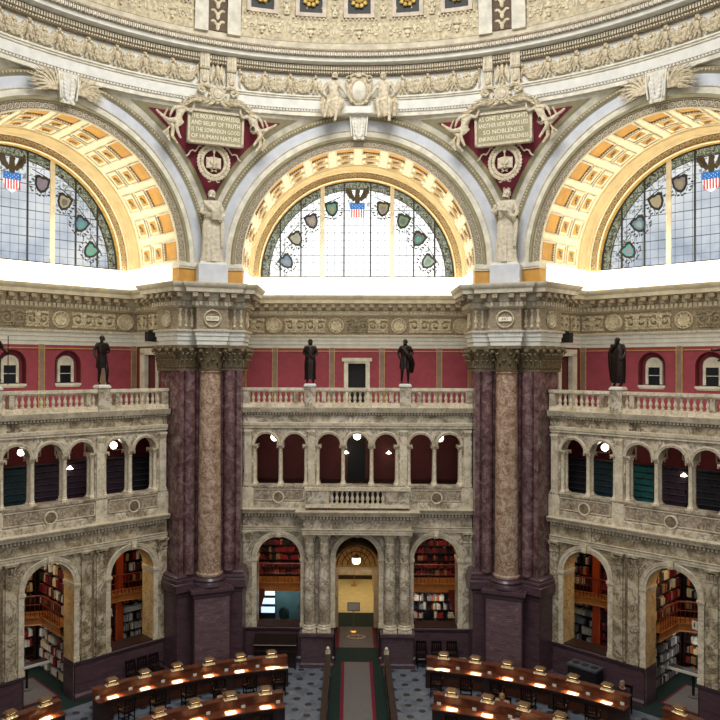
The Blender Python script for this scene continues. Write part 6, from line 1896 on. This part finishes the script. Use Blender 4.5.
# ================================================================== BOOKS: the largest in view as objects, the rest as one mass
def cast_books():
    dg = bpy.context.evaluated_depsgraph_get(); dg.update()
    eye = Vector((-.34,-16.31,12.75)); vis = []
    for i, (M, c, a, place, sh, n) in enumerate(BOOKS):
        p = M @ Vector((0,-.62,.5)); d = p-eye; L = d.length
        hit, loc, nrm, idx, ob, mt = SC.ray_cast(dg, eye, d.normalized(), distance=L-.05)
        if not hit: vis.append((a*1000/(L*L), i))
    vis.sort(reverse=True)
    return {i for _, i in vis[:290]}, len(vis)
chosen, nv = cast_books()
print('books', len(BOOKS), 'visible', nv)
def ordn(n):
    return ['first','second','third','fourth','fifth','sixth','seventh','eighth','ninth','tenth'][n-1] if n <= 10 else f'{n}th' if n % 10 not in (1,2,3) or n in (11,12,13) else f'{n}'+{1:'st',2:'nd',3:'rd'}[n % 10]
mass = {}
for i, (M, c, a, place, sh, n) in enumerate(BOOKS):
    if i in chosen:
        o = bpy.data.objects.new('book', book_mesh(c)); C.objects.link(o); o.matrix_world = M
        tag(o, f'{c} book, {ordn(n)} on shelf {sh} from top, {place}', 'book', 'books in the '+place)
    else:
        mass.setdefault(c, []).append(M)
mb = MB(); cols = list(mass)
for ci, c in enumerate(cols):
    mb.mi = ci
    for M in mass[c]:
        mb.X = M; mb.box(-.5, .5, -.5, .5, 0, 1)
mb.X = None
tag(mb.build('shelved_books', ['book_'+c for c in cols], smooth=False), 'remaining rows of library books filling the alcove bookcases', 'books', kind='stuff')
# ================================================================== CAMERA, LIGHT, WORLD
cam = bpy.data.cameras.new('camera'); co = bpy.data.objects.new('camera', cam); C.objects.link(co)
cam.sensor_width = 36; cam.lens = 36*753/720; cam.clip_end = 200; cam.clip_start = .1
co.matrix_world = Matrix.Translation((-.34,-16.31,12.75)) @ Matrix.Rotation(radians(1.007), 4, 'Z') @ Matrix.Rotation(pi/2+.0046, 4, 'X') @ Matrix.Rotation(.0034, 4, 'Z')
cam.shift_x = (360-336.6)/720; cam.shift_y = (362.1-360)/720
SC.camera = co
w = bpy.data.worlds.new('world'); SC.world = w; w.use_nodes = True
bg = w.node_tree.nodes['Background']; bg.inputs[0].default_value = (1.0,.97,.93,1); bg.inputs[1].default_value = .30
def area(name, loc, size, energy, color, target, sy=None, spread=None):
    l = bpy.data.lights.new(name, 'AREA'); l.energy = energy; l.color = color; l.size = size
    if sy: l.shape = 'RECTANGLE'; l.size_y = sy
    if spread: l.spread = radians(spread)
    o = bpy.data.objects.new(name, l); C.objects.link(o); o.location = loc
    d = Vector(target)-Vector(loc); o.rotation_euler = d.to_track_quat('-Z', 'Y').to_euler()
    return o
for n_, a_ in BAYS:
    # cove lamps behind the parapet, washing the vault
    area('cove_light', bay(a_, 0, 17.6, 16.6), 7.5, 270, (1,.91,.74), bay(a_, 0, 18.3, 24), 1.2)
for n_, a_ in BAYS:
    for u in ((-3.5,0,3.5) if a_ else (-3.5,3.5)):
        area('alcove_light', bay(a_, u, 18.2, 5.6), 1.6, 55, (1,.80,.56), bay(a_, u, 19.2, 0), .8)
    for u in ((-3.4,-.2,3.4) if a_ else (-3.4,3.4)):
        area('shelf_fill', bay(a_, u, 19.62, 2.0), 1.6, 20, (1,.96,.9), bay(a_, u, 20.1, .3), .12)  # fill light added under the balcony to brighten the lower bookcases
    for u in (-3,0,3): area('hall_light', bay(a_, u, 17.9, 10.1), 1.0, 9, (1,.8,.6), bay(a_, u, 18.4, 7), .5)
area('doorway_light', (0,18.6,3.6), .5, 14, (1,.78,.45), (0,19,0))
area('corridor_light', (0,25,4.8), 2, 120, (1,.88,.62), (0,25,0))
area('dome_fill', (0, 2, 29.5), 9, 4300, (1,.985,.96), (0, 8, 0))  # unseen overhead fill, added for soft light and shade under the mouldings
area('gallery_light', (0, -20, 22), 10, 1800, (.95,.97,1), (0, 15, 20))
SC.view_settings.view_transform = 'Standard'
SC.view_settings.look = 'None'
SC.view_settings.exposure = -.15
